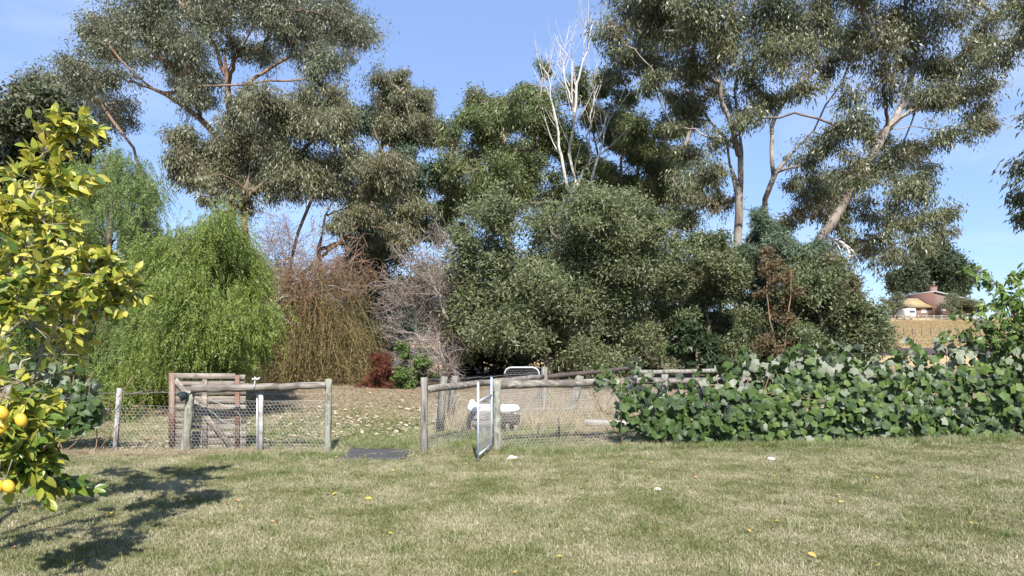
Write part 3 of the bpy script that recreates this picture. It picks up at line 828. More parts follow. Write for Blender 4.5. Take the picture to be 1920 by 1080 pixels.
Pg = np.concatenate([strands(2600, 462, 672, top, d, 3.2, .3, 1.5, .01, rng, .45), strands(1500, 470, 668, lambda px: top(px) + 75, d, 3.0, .4, 1.6, .01, rng, .4), strands(700, 520, 660, lambda px: top(px) - 55, d, 3.0, .4, 2.2, .01, rng, .7)])
Pg[:, 1:] += np.cumsum(rng.normal(0, .06, (len(Pg), 5, 3)) * [1, 1, .6], 1)
V1, q1 = ribbon(Pg, .008, rng)
lk = rng.integers(0, len(Pg), 52000); lj = rng.integers(1, 6, 52000)
lp = Pg[lk, lj] + rng.normal(0, .11, (52000, 3))
V2, q2 = slivers(lp, unit(rnd_unit(52000, rng) + np.array([0, 0, -.6])), .08, .022, rng=rng)
tag(mesh_obj('hanging_strands', np.concatenate([V1, V2]), [q1, q2 + len(V1)], M['gold_strand'], e), kind='stuff')
# brown dead twigs on the top
tp = []
for pts, r in ends:
    for _ in range(5):
        k = rng.integers(1, 6); ln = rng.uniform(.25, .8)
        dv = unit(rnd_unit(1, rng)[0] + np.array([0, -.2, .05])) * ln
        tp.append(bez(pts[k], pts[k] + dv * .5 + rng.normal(0, .05, 3), pts[k] + dv + np.array([0, 0, -.15]), 4))
tp = np.array(tp)
V1, q1 = ribbon(tp, .011, rng)
lk = rng.integers(0, len(tp), 15000); lj = rng.integers(1, 4, 15000)
V2, q2 = rhombs(tp[lk, lj] + rng.normal(0, .05, (15000, 3)), rnd_unit(15000, rng), .055, .016, rng=rng)
tag(mesh_obj('brown_twigs', np.concatenate([V1, V2]), [np.concatenate([q1, q2 + len(V1)])], M['brown_strand'], e), kind='stuff')

# -- bare grey-lilac shrub
d = 21
rng = np.random.default_rng(31)
e, ends = twiggy('bare_shrub', 'bare shrub of tangled lilac-grey twigs leaning out beside the olive tree', 'shrub',
    [([base(852, d), *TL(d, [(840, 660), (810, 600), (775, 570), (735, 575), (712, 590)])], .07, .012),
     ([base(850, d), *TL(d, [(845, 640), (825, 560), (790, 530), (745, 540)], -.6)], .07, .012),
     ([base(856, d), *TL(d, [(850, 620), (835, 520), (810, 480), (775, 470)], .4)], .07, .012),
     ([base(858, d), *TL(d, [(856, 600), (850, 500), (840, 440)], .4)], .07, .012),
     ([base(848, d), *TL(d, [(832, 680), (790, 630), (745, 620)], -1)], .06, .012),
     ([base(846, d), *TL(d, [(820, 700), (790, 670), (765, 655)], -1)], .05, .012),
     (TL(d, [(840, 600), (815, 540), (770, 520), (720, 560)], -1.2), .05, .012)],
    M['twig_grey'], (15, 9), 32, .1, .0055, (1.1, .6), up=.15, loc=base(852, d))
tp = []
for pts, r in ends:
    for _ in range(3):
        k = rng.integers(1, 6); ln = rng.uniform(.2, .55)
        dv = unit(rnd_unit(1, rng)[0] + np.array([-.3, -.3, 0])) * ln
        tp.append(bez(pts[k], pts[k] + dv * .5 + rng.normal(0, .04, 3), pts[k] + dv, 4))
tp = np.array(tp)
V1, q1 = tubes(tp, np.full(tp.shape[:2], .0042), 3)
tag(mesh_obj('fine_twigs', V1, [q1], M['twig_grey'], e, smooth=True), kind='stuff')
nb = 16000
lk = rng.integers(0, len(tp), nb); lj = rng.integers(0, 4, nb)
keep = rng.random(nb) < np.clip((tp[lk, lj][:, 2] - 1.6) / 3.5 + .15, .1, 1)
lp = (tp[lk, lj] + rng.normal(0, .08, (nb, 3)))[keep]
V2, q2 = rhombs(lp, rnd_unit(len(lp), rng), .07, .03, rng=rng)
tag(mesh_obj('dry_leaves', V2, [q2], M['brown_leaf'], e), kind='stuff')

# -- shady undergrowth behind the clearing
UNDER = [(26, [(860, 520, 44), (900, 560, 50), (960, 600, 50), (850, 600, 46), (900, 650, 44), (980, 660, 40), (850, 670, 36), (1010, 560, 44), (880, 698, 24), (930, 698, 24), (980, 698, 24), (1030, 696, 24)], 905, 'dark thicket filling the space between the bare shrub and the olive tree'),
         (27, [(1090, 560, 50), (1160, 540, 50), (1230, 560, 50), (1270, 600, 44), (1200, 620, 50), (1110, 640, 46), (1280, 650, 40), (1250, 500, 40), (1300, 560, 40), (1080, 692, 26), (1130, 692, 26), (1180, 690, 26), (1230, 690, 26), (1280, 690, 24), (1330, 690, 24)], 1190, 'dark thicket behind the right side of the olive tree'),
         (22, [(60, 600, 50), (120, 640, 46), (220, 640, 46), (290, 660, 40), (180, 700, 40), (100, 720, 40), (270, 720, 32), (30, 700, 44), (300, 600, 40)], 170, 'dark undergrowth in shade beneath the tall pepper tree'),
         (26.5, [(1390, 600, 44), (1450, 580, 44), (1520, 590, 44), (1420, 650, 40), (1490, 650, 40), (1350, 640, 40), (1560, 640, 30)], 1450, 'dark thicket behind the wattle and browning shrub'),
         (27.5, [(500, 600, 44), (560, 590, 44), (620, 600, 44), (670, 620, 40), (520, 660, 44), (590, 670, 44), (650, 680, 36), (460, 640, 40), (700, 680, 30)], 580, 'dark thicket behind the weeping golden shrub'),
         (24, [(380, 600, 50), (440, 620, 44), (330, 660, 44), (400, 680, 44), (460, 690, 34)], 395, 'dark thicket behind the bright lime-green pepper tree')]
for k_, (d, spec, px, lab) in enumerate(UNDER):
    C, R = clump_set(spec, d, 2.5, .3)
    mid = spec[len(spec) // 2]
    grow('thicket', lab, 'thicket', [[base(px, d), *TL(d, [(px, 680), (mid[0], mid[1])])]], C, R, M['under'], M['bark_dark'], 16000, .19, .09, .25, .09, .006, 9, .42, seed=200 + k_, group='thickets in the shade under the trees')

# -- small shrubs on the ground behind the gap
d = 19.8
C, R = clump_set([(712, 672, 17), (705, 692, 21), (722, 700, 20), (735, 712, 14), (690, 716, 14), (712, 722, 18), (675, 724, 8)], d, .9, .4)
grow('dead_conifer', 'heap of dead rust-red conifer branches on the bare earth', 'shrub', [[base(712, d), *TL(d, [(712, 700), (714, 668)])]],
     C, R, M['rust_leaf'], M['bark_dark'], 9000, .10, .02, .35, .04, .006, 22, .2, seed=33)
d = 19.4
C, R = clump_set([(770, 670, 18), (755, 695, 18), (785, 690, 20), (765, 712, 16), (795, 668, 14), (800, 705, 14), (745, 715, 10)], d, .9, .4)
grow('green_shrub', 'small fresh green shrub on the edge of the bare earth clearing', 'shrub', [[base(775, d), *TL(d, [(775, 710), (772, 680)])]],
     C, R, M['bright_shrub'], M['bark_dark'], 9000, .085, .04, .2, .04, .006, 20, .2, seed=34)

# ------------------------------------------------------------------ far paddock: house, pine, fences
def brick_mat():
    m, n, l, out = new_mat('brick_wall')
    tc = n.new('ShaderNodeTexCoord')
    br = n.new('ShaderNodeTexBrick')
    br.inputs['Color1'].default_value = (.19, .06, .04, 1); br.inputs['Color2'].default_value = (.14, .045, .032, 1); br.inputs['Mortar'].default_value = (.18, .12, .10, 1)
    br.inputs['Scale'].default_value = 4.0
    l.new(tc.outputs['Object'], br.inputs['Vector'])
    b = n.new('ShaderNodeBsdfPrincipled'); b.inputs['Roughness'].default_value = .9
    l.new(br.outputs['Color'], b.inputs['Base Color']); l.new(b.outputs[0], out.inputs['Surface'])
    return m
M['brick'] = brick_mat()
M['tan_roof'] = rough_mat('tan_roof', [(.3, (.27, .20, .11)), (.7, (.36, .28, .16))], 2, rough=.7)
M['grey_roof'] = rough_mat('grey_roof', [(.3, (.42, .42, .43)), (.7, (.55, .55, .56))], 2, rough=.5)
M['white_paint'] = rough_mat('white_paint', [(.3, (.70, .70, .68)), (.7, (.82, .82, .80))], 3, rough=.5, bump=0)
M['glass'] = rough_mat('glass', [(.3, (.05, .06, .07)), (.7, (.10, .11, .12))], 1, rough=.08, bump=0, spec=.6)
M['blind'] = rough_mat('blind', [(.3, (.5, .52, .54)), (.7, (.62, .63, .65))], 1, rough=.3, bump=0, spec=.6)
M['dark_timber'] = rough_mat('dark_timber', [(.3, (.05, .04, .035)), (.7, (.11, .09, .075))], 3)
M['grey_rail'] = rough_mat('grey_rail', [(.3, (.24, .21, .18)), (.7, (.38, .34, .30))], 3)
M['tyre'] = rough_mat('tyre', [(.3, (.02, .02, .02)), (.7, (.04, .04, .04))], 5)

def hx(px, d=160): return (px - 960) / F * d
def hz(py, d=160): return CAM_H + (HZ - py) / F * d
house = thing('brick_house', 'red brick house on the far rise with tan and grey roofs', 'house', (hx(1745), 163, zg(163)))
x0, x1, y0, y1 = hx(1743), hx(1802), 158., 170.
zb = zg(158) - .3
zl, zr = hz(549), hz(563)
def hexa(pts8):
    return np.array(pts8, float), [np.array([[0, 3, 2, 1], [4, 5, 6, 7], [0, 1, 5, 4], [1, 2, 6, 5], [2, 3, 7, 6], [3, 0, 4, 7]])]
MB().add(*hexa([(x0, y0, zb), (x1, y0, zb), (x1, y1, zb), (x0, y1, zb), (x0, y0, zl), (x1, y0, zr), (x1, y1, zr), (x0, y1, zl)])).obj('wall', M['brick'], house)
sl = (zr - zl) / (x1 - x0)
o_ = .45
rz = lambda x: zl + (x - x0) * sl + .02
roof = MB().add(*hexa([(x0 - .15, y0 - o_, rz(x0 - .15)), (x1 + o_, y0 - o_, rz(x1 + o_)), (x1 + o_, y1 + o_, rz(x1 + o_)), (x0 - .15, y1 + o_, rz(x0 - .15)),
    (x0 - .15, y0 - o_, rz(x0 - .15) + .22), (x1 + o_, y0 - o_, rz(x1 + o_) + .22), (x1 + o_, y1 + o_, rz(x1 + o_) + .22), (x0 - .15, y1 + o_, rz(x0 - .15) + .22)])).obj('roof', M['grey_roof'], house)
cx = hx(1764)
MB().box((cx, 163, hz(546)), (1.5, 1.0, 2.6)).box((cx, 163, hz(546) + 1.35), (1.7, 1.2, .16)).obj('chimney', M['brick'], roof)
MB().tube([(cx + .9, 164, 13.4), (cx + .9, 164, 17.2)], .03, 6).tube([(cx + .2, 164, 17.0), (cx + 1.7, 164, 17.1)], .025, 6).tube([(cx + .5, 164, 16.6), (cx + 1.3, 164, 16.6)], .02, 6).obj('antenna', M['grey_roof'], roof)
wx0, wx1 = hx(1704), x0 - .003
zw = hz(576)
MB().add(*hexa([(wx0, 159, zb), (wx1, 159, zb), (wx1, 169, zb), (wx0, 169, zb), (wx0, 159, zw), (wx1, 159, zw), (wx1, 169, zw), (wx0, 169, zw)])).obj('wall', M['brick'], house)
zr2 = hz(557)
rv = np.array([(wx0 - .6, 158.2, zw - .1), (wx1, 158.2, zw - .1), (wx1, 169.8, zw - .1), (wx0 - .6, 169.8, zw - .1), (wx0 + 2.2, 164, zr2), (wx1, 164, zr2)])
MB().add(rv, [np.array([[0, 1, 5, 4], [2, 3, 4, 5]]), np.array([[3, 0, 4], [1, 2, 5]]), np.array([[3, 2, 1, 0]])]).obj('roof', M['tan_roof'], house)
def window(xc, zc, w, h, y, pane):
    fr = MB()
    for sx in (-1, 1): fr.box((xc + sx * w / 2, y - .03, zc), (.09, .1, h))
    for sz in (-1, 1): fr.box((xc, y - .03, zc + sz * (h / 2 + .045)), (w + .18, .11, .09))
    f = fr.obj('window', M['white_paint'], house)
    MB().box((xc, y - .012, zc), (w - .09, .02, h)).obj('pane', pane, f)
window(hx(1758.5), hz(577), 1.0, 1.35, y0, M['blind'])
window(hx(1727), hz(583), 1.0, .8, 159., M['blind'])
MB().box((hx(1739), 158.97, hz(585)), (.9, .06, 2.0)).obj('door', M['dark_timber'], house)

cv = thing('caravan', 'white caravan parked end-on at the left of the brick house', 'caravan', (hx(1706, 150), 150, zg(150)))
cxx, z0 = hx(1702, 150), zg(150)
prof = np.array([(-.95, .45), (.95, .45), (1.0, 1.2), (.95, 2.15), (.75, 2.45), (-.75, 2.45), (-.95, 2.15), (-1.0, 1.2)]) * [.82, 1]
Vb = np.concatenate([np.c_[prof[:, 0] + cxx, np.full(8, y), prof[:, 1] + z0] for y in (148.3, 152.3)])
ii = np.arange(8); jj = (ii + 1) % 8
MB().add(Vb, [np.c_[ii, jj, jj + 8, ii + 8], ii[None, ::-1], (ii + 8)[None]]).obj('body', M['white_paint'], cv)
MB().box((cxx, 148.28, z0 + 1.75), (1.2, .03, .55)).obj('window', M['glass'], cv)
for sx in (-1, 1):
    MB().tube([(cxx + sx * .7, 150.2, z0 + .32), (cxx + sx * .98, 150.2, z0 + .32)], .32, 14).obj('wheel', M['tyre'], cv)

hf = thing('rail_fence', 'weathered post and rail fence running in front of the brick house', 'fence', (hx(1750, 146), 146, zg(146)))
zf = zg(146)
for px in np.arange(1664, 1850, 14.5):
    MB().box((hx(px, 146), 146, zf + .55), (.16, .16, 1.3)).obj('post', M['grey_rail'], hf)
for zz in (.55, 1.0):
    MB().box((hx(1757, 146), 145.9, zf + zz), (hx(1850, 146) - hx(1664, 146), .05, .14)).obj('rail', M['grey_rail'], hf)
pf = thing('paddock_fence', 'thin wire fence with dark stakes crossing the dry paddock', 'fence', (hx(1720, 96), 96, zg(96)))
for k, px in enumerate(np.arange(1660, 1850, 17)):
    yy = 96 - k * .5
    MB().tube([(hx(px, yy), yy, zg(yy) - .1), (hx(px, yy) + .03, yy, zg(yy) + 1.2)], .05, 6).obj('post', M['dark_timber'], pf)
for zz in (.35, .7, 1.05):
    MB().tube([(hx(1660, 96), 96, zg(96) + zz), (hx(1843, 90.5), 90.5, zg(90.5) + zz)], .008, 4).obj('wire', M['grey_roof'], pf)
nf = thing('stake_fence', 'short row of dark stakes at the foot of the paddock by the dark soil', 'fence', (hx(1720, 72), 72, zg(72)))
for px in (1668, 1713, 1760, 1800):
    MB().tube([(hx(px, 72), 72, zg(72) - .1), (hx(px, 72), 72, zg(72) + .9)], .05, 6).obj('post', M['dark_timber'], nf)
for zz in (.4, .8):
    MB().tube([(hx(1668, 72), 72, zg(72) + zz), (hx(1800, 72), 72, zg(72) + zz)], .007, 4).obj('wire', M['grey_roof'], nf)

d = 188
C, R = clump_set([(1750, 492, 24), (1712, 512, 24), (1790, 502, 24), (1692, 532, 18), (1740, 532, 24), (1780, 532, 24), (1722, 492, 16), (1812, 522, 16), (1762, 476, 15), (1800, 545, 16), (1735, 475, 10), (1680, 520, 10), (1775, 487, 16), (1820, 505, 8)], d, 14, .4)
grow('pine_tree', 'broad dark pine rising behind the brick house', 'tree', [[base(1748, d), *TL(d, [(1748, 560), (1746, 520), (1750, 490)])], TL(d, [(1748, 560), (1715, 530), (1700, 515)])],
     C, R, M['pine'], M['bark_dark'], 56000, .9, .34, .05, .5, .03, 3, 1.5, seed=41)
d = 152
C, R = clump_set([(1678, 552, 10), (1690, 560, 10), (1670, 568, 9), (1683, 572, 10), (1694, 575, 8), (1664, 580, 8)], d, 3, .4)
grow('small_tree', 'small pale green tree left of the white caravan', 'tree', [[base(1682, d), *TL(d, [(1682, 585), (1681, 560)])]], C, R, M['grey_shrub'], M['bark_dark'], 6000, .4, .12, .3, .2, .03, 5, .5, seed=42)
d = 151
C, R = clump_set([(1790, 566, 14), (1812, 566, 14), (1776, 578, 11), (1832, 573, 10), (1800, 580, 14), (1820, 584, 11), (1785, 586, 10), (1842, 582, 8)], d, 5, .4)
grow('round_shrub', 'wide dome-shaped olive-green shrub covering the right end of the brick house', 'shrub', [[base(1803, d), *TL(d, [(1803, 590), (1803, 570)])]], C, R, M['grey_shrub'], M['bark_dark'], 14000, .4, .12, .1, .25, .03, 8, .5, seed=43)

# ------------------------------------------------------------------ fences, gates, bath
M['wood_grey'] = rough_mat('wood_grey', [(.34, (.07, .062, .054)), (.5, (.20, .185, .165)), (.68, (.34, .32, .29))], 22, (1, 1, .10), second=((.25, .26, .21), 9, .55, .68), bump=.6)
M['wood_lichen'] = rough_mat('wood_lichen', [(.34, (.09, .085, .068)), (.5, (.21, .205, .165)), (.68, (.33, .32, .265))], 22, (1, 1, .12), second=((.27, .295, .23), 13, .5, .64), bump=.6)
M['rail_wood'] = rough_mat('rail_wood', [(.34, (.06, .052, .044)), (.5, (.19, .17, .145)), (.68, (.33, .305, .27))], 24, (.08, 1, 1), second=((.11, .095, .08), 5, .50, .66), bump=.6)
M['plank_grey'] = rough_mat('plank_grey', [(.34, (.10, .085, .07)), (.5, (.24, .205, .175)), (.68, (.36, .32, .28))], 22, (.08, 1, 1), second=((.15, .12, .10), 6, .52, .68), bump=.5)
M['stile_red'] = rough_mat('stile_red', [(.28, (.12, .075, .055)), (.5, (.19, .135, .105)), (.72, (.29, .23, .185))], 9, (1, 1, .12), second=((.17, .085, .06), 4, .5, .64), bump=.5)
M['galv'] = rough_mat('galv', [(.3, (.40, .42, .44)), (.7, (.58, .60, .63))], 14, rough=.45, metal=.35, bump=.1)
M['galv_blue'] = rough_mat('galv_blue', [(.3, (.36, .42, .50)), (.7, (.50, .56, .64))], 14, rough=.45, metal=.25, bump=.1, second=((.36, .27, .20), 9, .62, .72))
M['wire'] = rough_mat('wire', [(.3, (.34, .33, .32)), (.7, (.50, .49, .48))], 20, rough=.5, metal=.3, bump=0)
M['rust'] = rough_mat('rust', [(.3, (.07, .045, .035)), (.7, (.16, .10, .07))], 20, bump=.3)
M['enamel'] = rough_mat('enamel', [(.3, (.72, .72, .70)), (.7, (.84, .84, .83))], 3, rough=.16, bump=0, spec=.6, second=((.50, .45, .38), 6, .64, .76))
M['black_rubber'] = rough_mat('black_rubber', [(.3, (.045, .045, .048)), (.7, (.085, .082, .085))], 14, rough=.75, bump=.4, second=((.16, .14, .11), 5, .6, .75))
M['black_plastic'] = rough_mat('black_plastic', [(.3, (.012, .016, .017)), (.7, (.025, .035, .037))], 5, rough=.3, bump=0, spec=.5)
M['white_board'] = rough_mat('white_board', [(.3, (.26, .24, .215)), (.6, (.44, .42, .39))], 9, (.12, 1, 1), bump=.4)
M['stake_pale'] = rough_mat('stake_pale', [(.36, (.12, .11, .11)), (.5, (.31, .30, .295)), (.66, (.46, .45, .445))], 20, (1, 1, .2), bump=.5, second=((.22, .20, .18), 12, .55, .68))
M['scrap'] = rough_mat('scrap', [(.3, (.62, .60, .54)), (.7, (.82, .80, .75))], 20, bump=.2)

def post(parent, bottom, top, r, mat, name='post', sides=10, seed=0, notch=True):
    rng = np.random.default_rng(seed)
    b, t = np.asarray(bottom, float), np.asarray(top, float)
    k = 9
    pts = b + (t - b) * np.linspace(0, 1, k)[:, None]
    pts[1:-1] += rng.normal(0, r * .06, (k - 2, 3))
    rr = r * (1 + rng.normal(0, .035, k)); rr[0] *= 1.06
    V, q = tubes(pts[None], rr[None], sides)
    V = V.reshape(k, sides, 3)
    V += (pts[:, None] - V) * (rng.normal(0, .05, (1, sides, 1)) + rng.normal(0, .02, (k, sides, 1)))
    V[-1, :, 2] += rng.normal(0, r * .10, sides)
    top_c = V[-1].mean(0) + np.array([0, 0, r * .06])
    Va = np.concatenate([V.reshape(-1, 3), top_c[None]])
    ring = np.arange(sides) + (k - 1) * sides
    tri = np.c_[ring, np.roll(ring, -1), np.full(sides, len(Va) - 1)]
    return mesh_obj(name, Va, [q, tri], mat, parent, smooth=False)

def log_rail(parent, a, b, ra, rb, mat, seed=0, name='rail'):
    rng = np.random.default_rng(seed)
    k = 16
    pts = np.asarray(a) + (np.asarray(b) - np.asarray(a)) * np.linspace(0, 1, k)[:, None]
    pts[1:-1] += rng.normal(0, ra * .07, (k - 2, 3))
    rr = np.linspace(ra, rb, k) * (1 + rng.normal(0, .03, k))
    return MB().tube(pts, rr, 12).obj(name, mat, parent, smooth=True)

def netting(parent, a, b, z0a, z1a, z0b, z1b, cell=.055, r=.0021, seed=0, bulge=.02):
    """hexagonal wire netting between two ground points"""
    rng = np.random.default_rng(seed)
    a, b = np.asarray(a, float), np.asarray(b, float)
    L = np.linalg.norm(b - a)
    H = max(z1a - z0a, z1b - z0b)
    nx = int(L / cell); ny = int(H / (cell * .86)) + 1
    segs = []
    w, h = L / nx, 1.0 / ny
    for jy in range(ny):
        sft = .5 * (jy % 2)
        for ix in range(nx):
            u = (ix + sft) * w
            c0, c1 = jy * h, (jy + .62) * h
            segs.append(((u, c0), (u, c1)))
            nxt = (jy + 1) * h
            segs.append(((u, c1), (u + .5 * w, nxt)))
            segs.append(((u, c1), (u - .5 * w, nxt)))
    s = np.array(segs)
    s[..., 0] = np.clip(s[..., 0], 0, L)
    u, v = s[..., 0] / L, s[..., 1]
    z0 = z0a + (z0b - z0a) * u; z1 = z1a + (z1b - z1a) * u
    sag = .025 * np.sin(u * L * 2.1 + seed) * v
    nrm = np.array([-(b - a)[1], (b - a)[0]]) / L
    off = bulge * np.sin(u * L * 3.3 + v * 4 + seed) + bulge * .6 * np.sin(u * L * 7.9 - v * 3)
    X = a[0] + (b[0] - a[0]) * u + nrm[0] * off
    Y = a[1] + (b[1] - a[1]) * u + nrm[1] * off
    Z = z0 + (z1 - z0) * v + sag
    Pt = np.stack([X, Y, Z], -1)
    V, q = tubes(Pt, np.full(Pt.shape[:2], r), 3)
    return tag(mesh_obj('netting', V, [q], M['wire'], parent), kind='stuff')

def wire(parent, pts, r=.0022, sag=.02, name='wire', seed=0, wob=.006):
    rng = np.random.default_rng(seed)
    p = resample(np.asarray(pts, float), 24)
    p[:, 2] -= sag * np.sin(np.linspace(0, np.pi, 24))
    p[1:-1] += rng.normal(0, wob, (22, 3))
    return MB().tube(p, r, 4).obj(name, M['wire'], parent)

def G(px, d, z=None):
    """ground point under pixel column px at depth d"""
    return np.array([(px - 960) / F * d, d, (zg(d) if z is None else z)])

# left run of fence
fl = thing('netting_fence', 'old wire netting fence with log rail and leaning posts left of the gap', 'fence', G(480, 10.3))
p1b, p1t = P(345, 852, 10.28) - [0, 0, .1], P(357, 733, 10.28)
post(fl, p1b, p1t, .068, M['wood_lichen'], seed=1)
post(fl, P(614, 852, 10.2) - [0, 0, .05], P(616, 711, 10.2), .054, M['wood_lichen'], seed=2)
MB().beam(P(489, 856, 10.25) - [0, 0, .08], P(489.5, 734, 10.25), .062, .045, up=(0, 1, 0), jit=.002).obj('stake', M['stake_pale'], fl)
MB().tube([P(482, 856, 10.28) - [0, 0, .08], P(482, 737, 10.28)], .011, 6).obj('stake', M['galv'], fl)
MB().beam(P(214, 862, 10.3) - [0, 0, .08], P(224, 728, 10.3), .07, .05, up=(0, 1, 0), jit=.003).obj('stake', M['stake_pale'], fl)
post(fl, G(20, 10.5) - [0, 0, .05], G(18, 10.5) + [0, 0, 1.0], .05, M['wood_grey'], seed=3)
log_rail(fl, P(360, 730, 10.20), P(612, 722, 10.16), .060, .050, M['rail_wood'], 4)
st = MB()
c = P(478, 713, 10.12)
st.tube([c + [-.045, 0, .015], c + [.06, 0, .02]], .016, 8).tube([c + [0, 0, -.02], c + [0, 0, .05]], .012, 6).tube([c + [.0, -.005, -.015], c + [-.005, -.012, -.09], c + [-.015, 0, -.13]], .009, 6)
st.tube([c + [.05, 0, .01], c + [.07, 0, .045]], .010, 6)
st.obj('wire_strainer', M['galv'], fl)
netting(fl, G(18, 10.5)[:2], G(218, 10.34)[:2], .0, .66, .0, .70, seed=1)
netting(fl, G(219, 10.34)[:2], G(347, 10.32)[:2], .0, .70, .0, .72, seed=2)
netting(fl, G(348, 10.36)[:2], G(614, 10.25)[:2], .0, .80, .0, .78, seed=3)
for k, z in enumerate((.90, .80)):
    wire(fl, [G(352, 10.3, z), G(614, 10.2, z)], seed=k, sag=.015)
wire(fl, [G(20, 10.5, .98), G(222, 10.3, .92), G(350, 10.3, .92)], seed=5, sag=.03)
wire(fl, [P(362, 736, 10.2), P(432, 765, 10.3), P(455, 760, 10.4), P(470, 742, 10.3)], seed=6, sag=0, r=.004)
wire(fl, [P(392, 768, 10.3), P(420, 790, 10.3), P(455, 806, 10.3)], seed=7, sag=0, r=.003)
wire(fl, [P(440, 770, 10.25), P(449, 775, 10.25), P(452, 800, 10.25), P(452, 850, 10.25)], seed=8, sag=0, r=.003, wob=.004)
# black cup on the leaning post
cup = thing('plastic_cup', 'black plastic cup hung open side down at the top of the leaning post', 'cup', P(346, 742, 10.18))
a0, a1 = P(353, 738, 10.19), P(336, 745, 10.13)
ts = np.linspace(0, 1, 8)[:, None]
outer = a0 + (a1 - a0) * ts
rr = np.array([.012, .036, .05, .058, .064, .068, .072, .077])
cupm = MB().tube(outer, rr, 18, cap=False)
cupm.tube(a0 + (a1 - a0) * np.linspace(.12, 1, 8)[:, None], rr * .93, 18, cap=False)
cupm.obj('shell', M['black_plastic'], cup, smooth=True)
MB().tube([a0 + [0.0, 0, 0], P(358, 734, 10.2)], .007, 6).obj('hook', M['wire'], cup)

# wooden gate panel standing open behind the rail
gd = 10.62
gt = thing('wooden_gate', 'weathered timber slat gate with diagonal brace leaning open behind the log rail', 'gate', G(389, gd))
gx = lambda px: (px - 960) / F * gd
gz = lambda py: max(CAM_H + (HZ - py) / F * gd, .01)
def gboard(name, xa, xb, za, zb_, yoff, mat, th=.022, seed=0):
    rng = np.random.default_rng(seed)
    horizontal = abs(xb - xa) > abs(zb_ - za)
    xm, zm = (xa + xb) / 2, (za + zb_) / 2
    mb = MB()
    if horizontal:
        mb.beam((xa, gd + yoff, zm + rng.normal(0, .004)), (xb, gd + yoff, zm + rng.normal(0, .004)), th, abs(zb_ - za), jit=.0015)
    else:
        mb.beam((xm, gd + yoff, za), (xm, gd + yoff, zb_), abs(xb - xa), th, up=(0, 1, 0), jit=.0015)
    return mb.obj(name, mat, gt)
slat_px = [(714, 723), (725.5, 741), (743, 756), (758, 768.5), (771, 782), (784.5, 794), (796.5, 806), (808.5, 819.5), (822, 832), (834.5, 846)]
for k, (ya, yb) in enumerate(slat_px):
    gboard('slat', gx(321), gx(459.5 + RNG.normal(0, .6)), gz(yb), gz(ya), .03, M['plank_grey'], .018, k)
gboard('stile', gx(317.5), gx(328), gz(852), gz(699), -.004, M['stile_red'], .045, 20)
gboard('stile', gx(379.5), gx(388.5), gz(848), gz(710), .002, M['plank_grey'], .03, 21)
gboard('stile', gx(441), gx(449.5), gz(852), gz(703), -.002, M['stile_red'], .035, 22)
gboard('top_rail', gx(327), gx(441), gz(710.5), gz(700), -.001, M['plank_grey'], .036, 23)
gboard('rail_end', gx(450), gx(459.5), gz(712), gz(703), .004, M['plank_grey'], .03, 24)
MB().beam((gx(330), gd - .024, gz(712)), (gx(439), gd - .024, gz(847)), .022, .085, up=(0, 0, 1), jit=.0015).obj('brace', M['plank_grey'], gt)

# fence right of the gap, running back to the garden corner
fs = thing('side_fence', 'side fence with log rail and two splayed leaning posts running back from the gap', 'fence', G(880, 12))
post(fs, P(795, 852, 10.2) - [0, 0, .05], P(795.5, 708, 10.2), .056, M['wood_grey'], seed=11)
for k, (pb, pt, db, dt) in enumerate((((825, 812), (833, 706), 12.2, 12.1), ((844, 804), (853.5, 705), 12.75, 12.6))):
    b_, t_ = P(*pb, db), P(*pt, dt); b_[2] = zg(db) - .05
    MB().beam(b_, t_, .10, .05, up=(.5, 1, 0), jit=.004).obj('post', M['wood_grey'], fs)
    b2, t2 = b_ + [-.04, .12, 0], t_ + [-.03, .1, -.03]
    MB().beam(b2, t2, .11, .06, up=(-.6, 1, 0), jit=.004).obj('post', M['dark_timber'], fs)  # unlit half of the split post, its shade put in as a darker colour
cornb, cornt = G(1021, 13.6), P(1021, 688, 13.6)
post(fs, cornb - [0, 0, .05], cornt, .065, M['wood_grey'], seed=14)
log_rail(fs, P(800, 730, 10.28), P(1017, 706, 13.55), .058, .05, M['rail_wood'], 15)
netting(fs, G(797, 10.3)[:2], G(1020, 13.6)[:2], .0, .95, .1, 1.05, seed=4)
wire(fs, [P(796, 712, 10.25), P(1018, 697, 13.6)], seed=16, sag=.02)

fr = thing('front_fence', 'front garden fence with thick log rail disappearing into the grape vine', 'fence', G(1060, 10.8))
pr = P(932, 712, 10.42)
post(fr, P(932, 850, 10.42) - [0, 0, .06], pr, .062, M['wood_lichen'], seed=21)
pv = [G(1246, 11.35), G(1480, 11.7), G(1720, 12.0), G(1960, 12.4)]
for k, g in enumerate(pv):
    post(fr, g - [0, 0, .05], g + [0, 0, 1.12], .06, M['wood_grey'], seed=22 + k)
log_rail(fr, P(938, 722, 10.42), pv[0] + [0, 0, 1.02], .066, .056, M['rail_wood'], 26)
log_rail(fr, pv[0] + [.02, .1, 1.0], pv[1] + [0, .1, 1.0], .055, .05, M['rail_wood'], 27)
netting(fr, G(934, 10.45)[:2], pv[0][:2], .0, .9, .0, .95, seed=5)
wire(fr, [G(934, 10.42, .62), pv[0] + [0, 0, .66]], seed=28, sag=.01, r=.003)

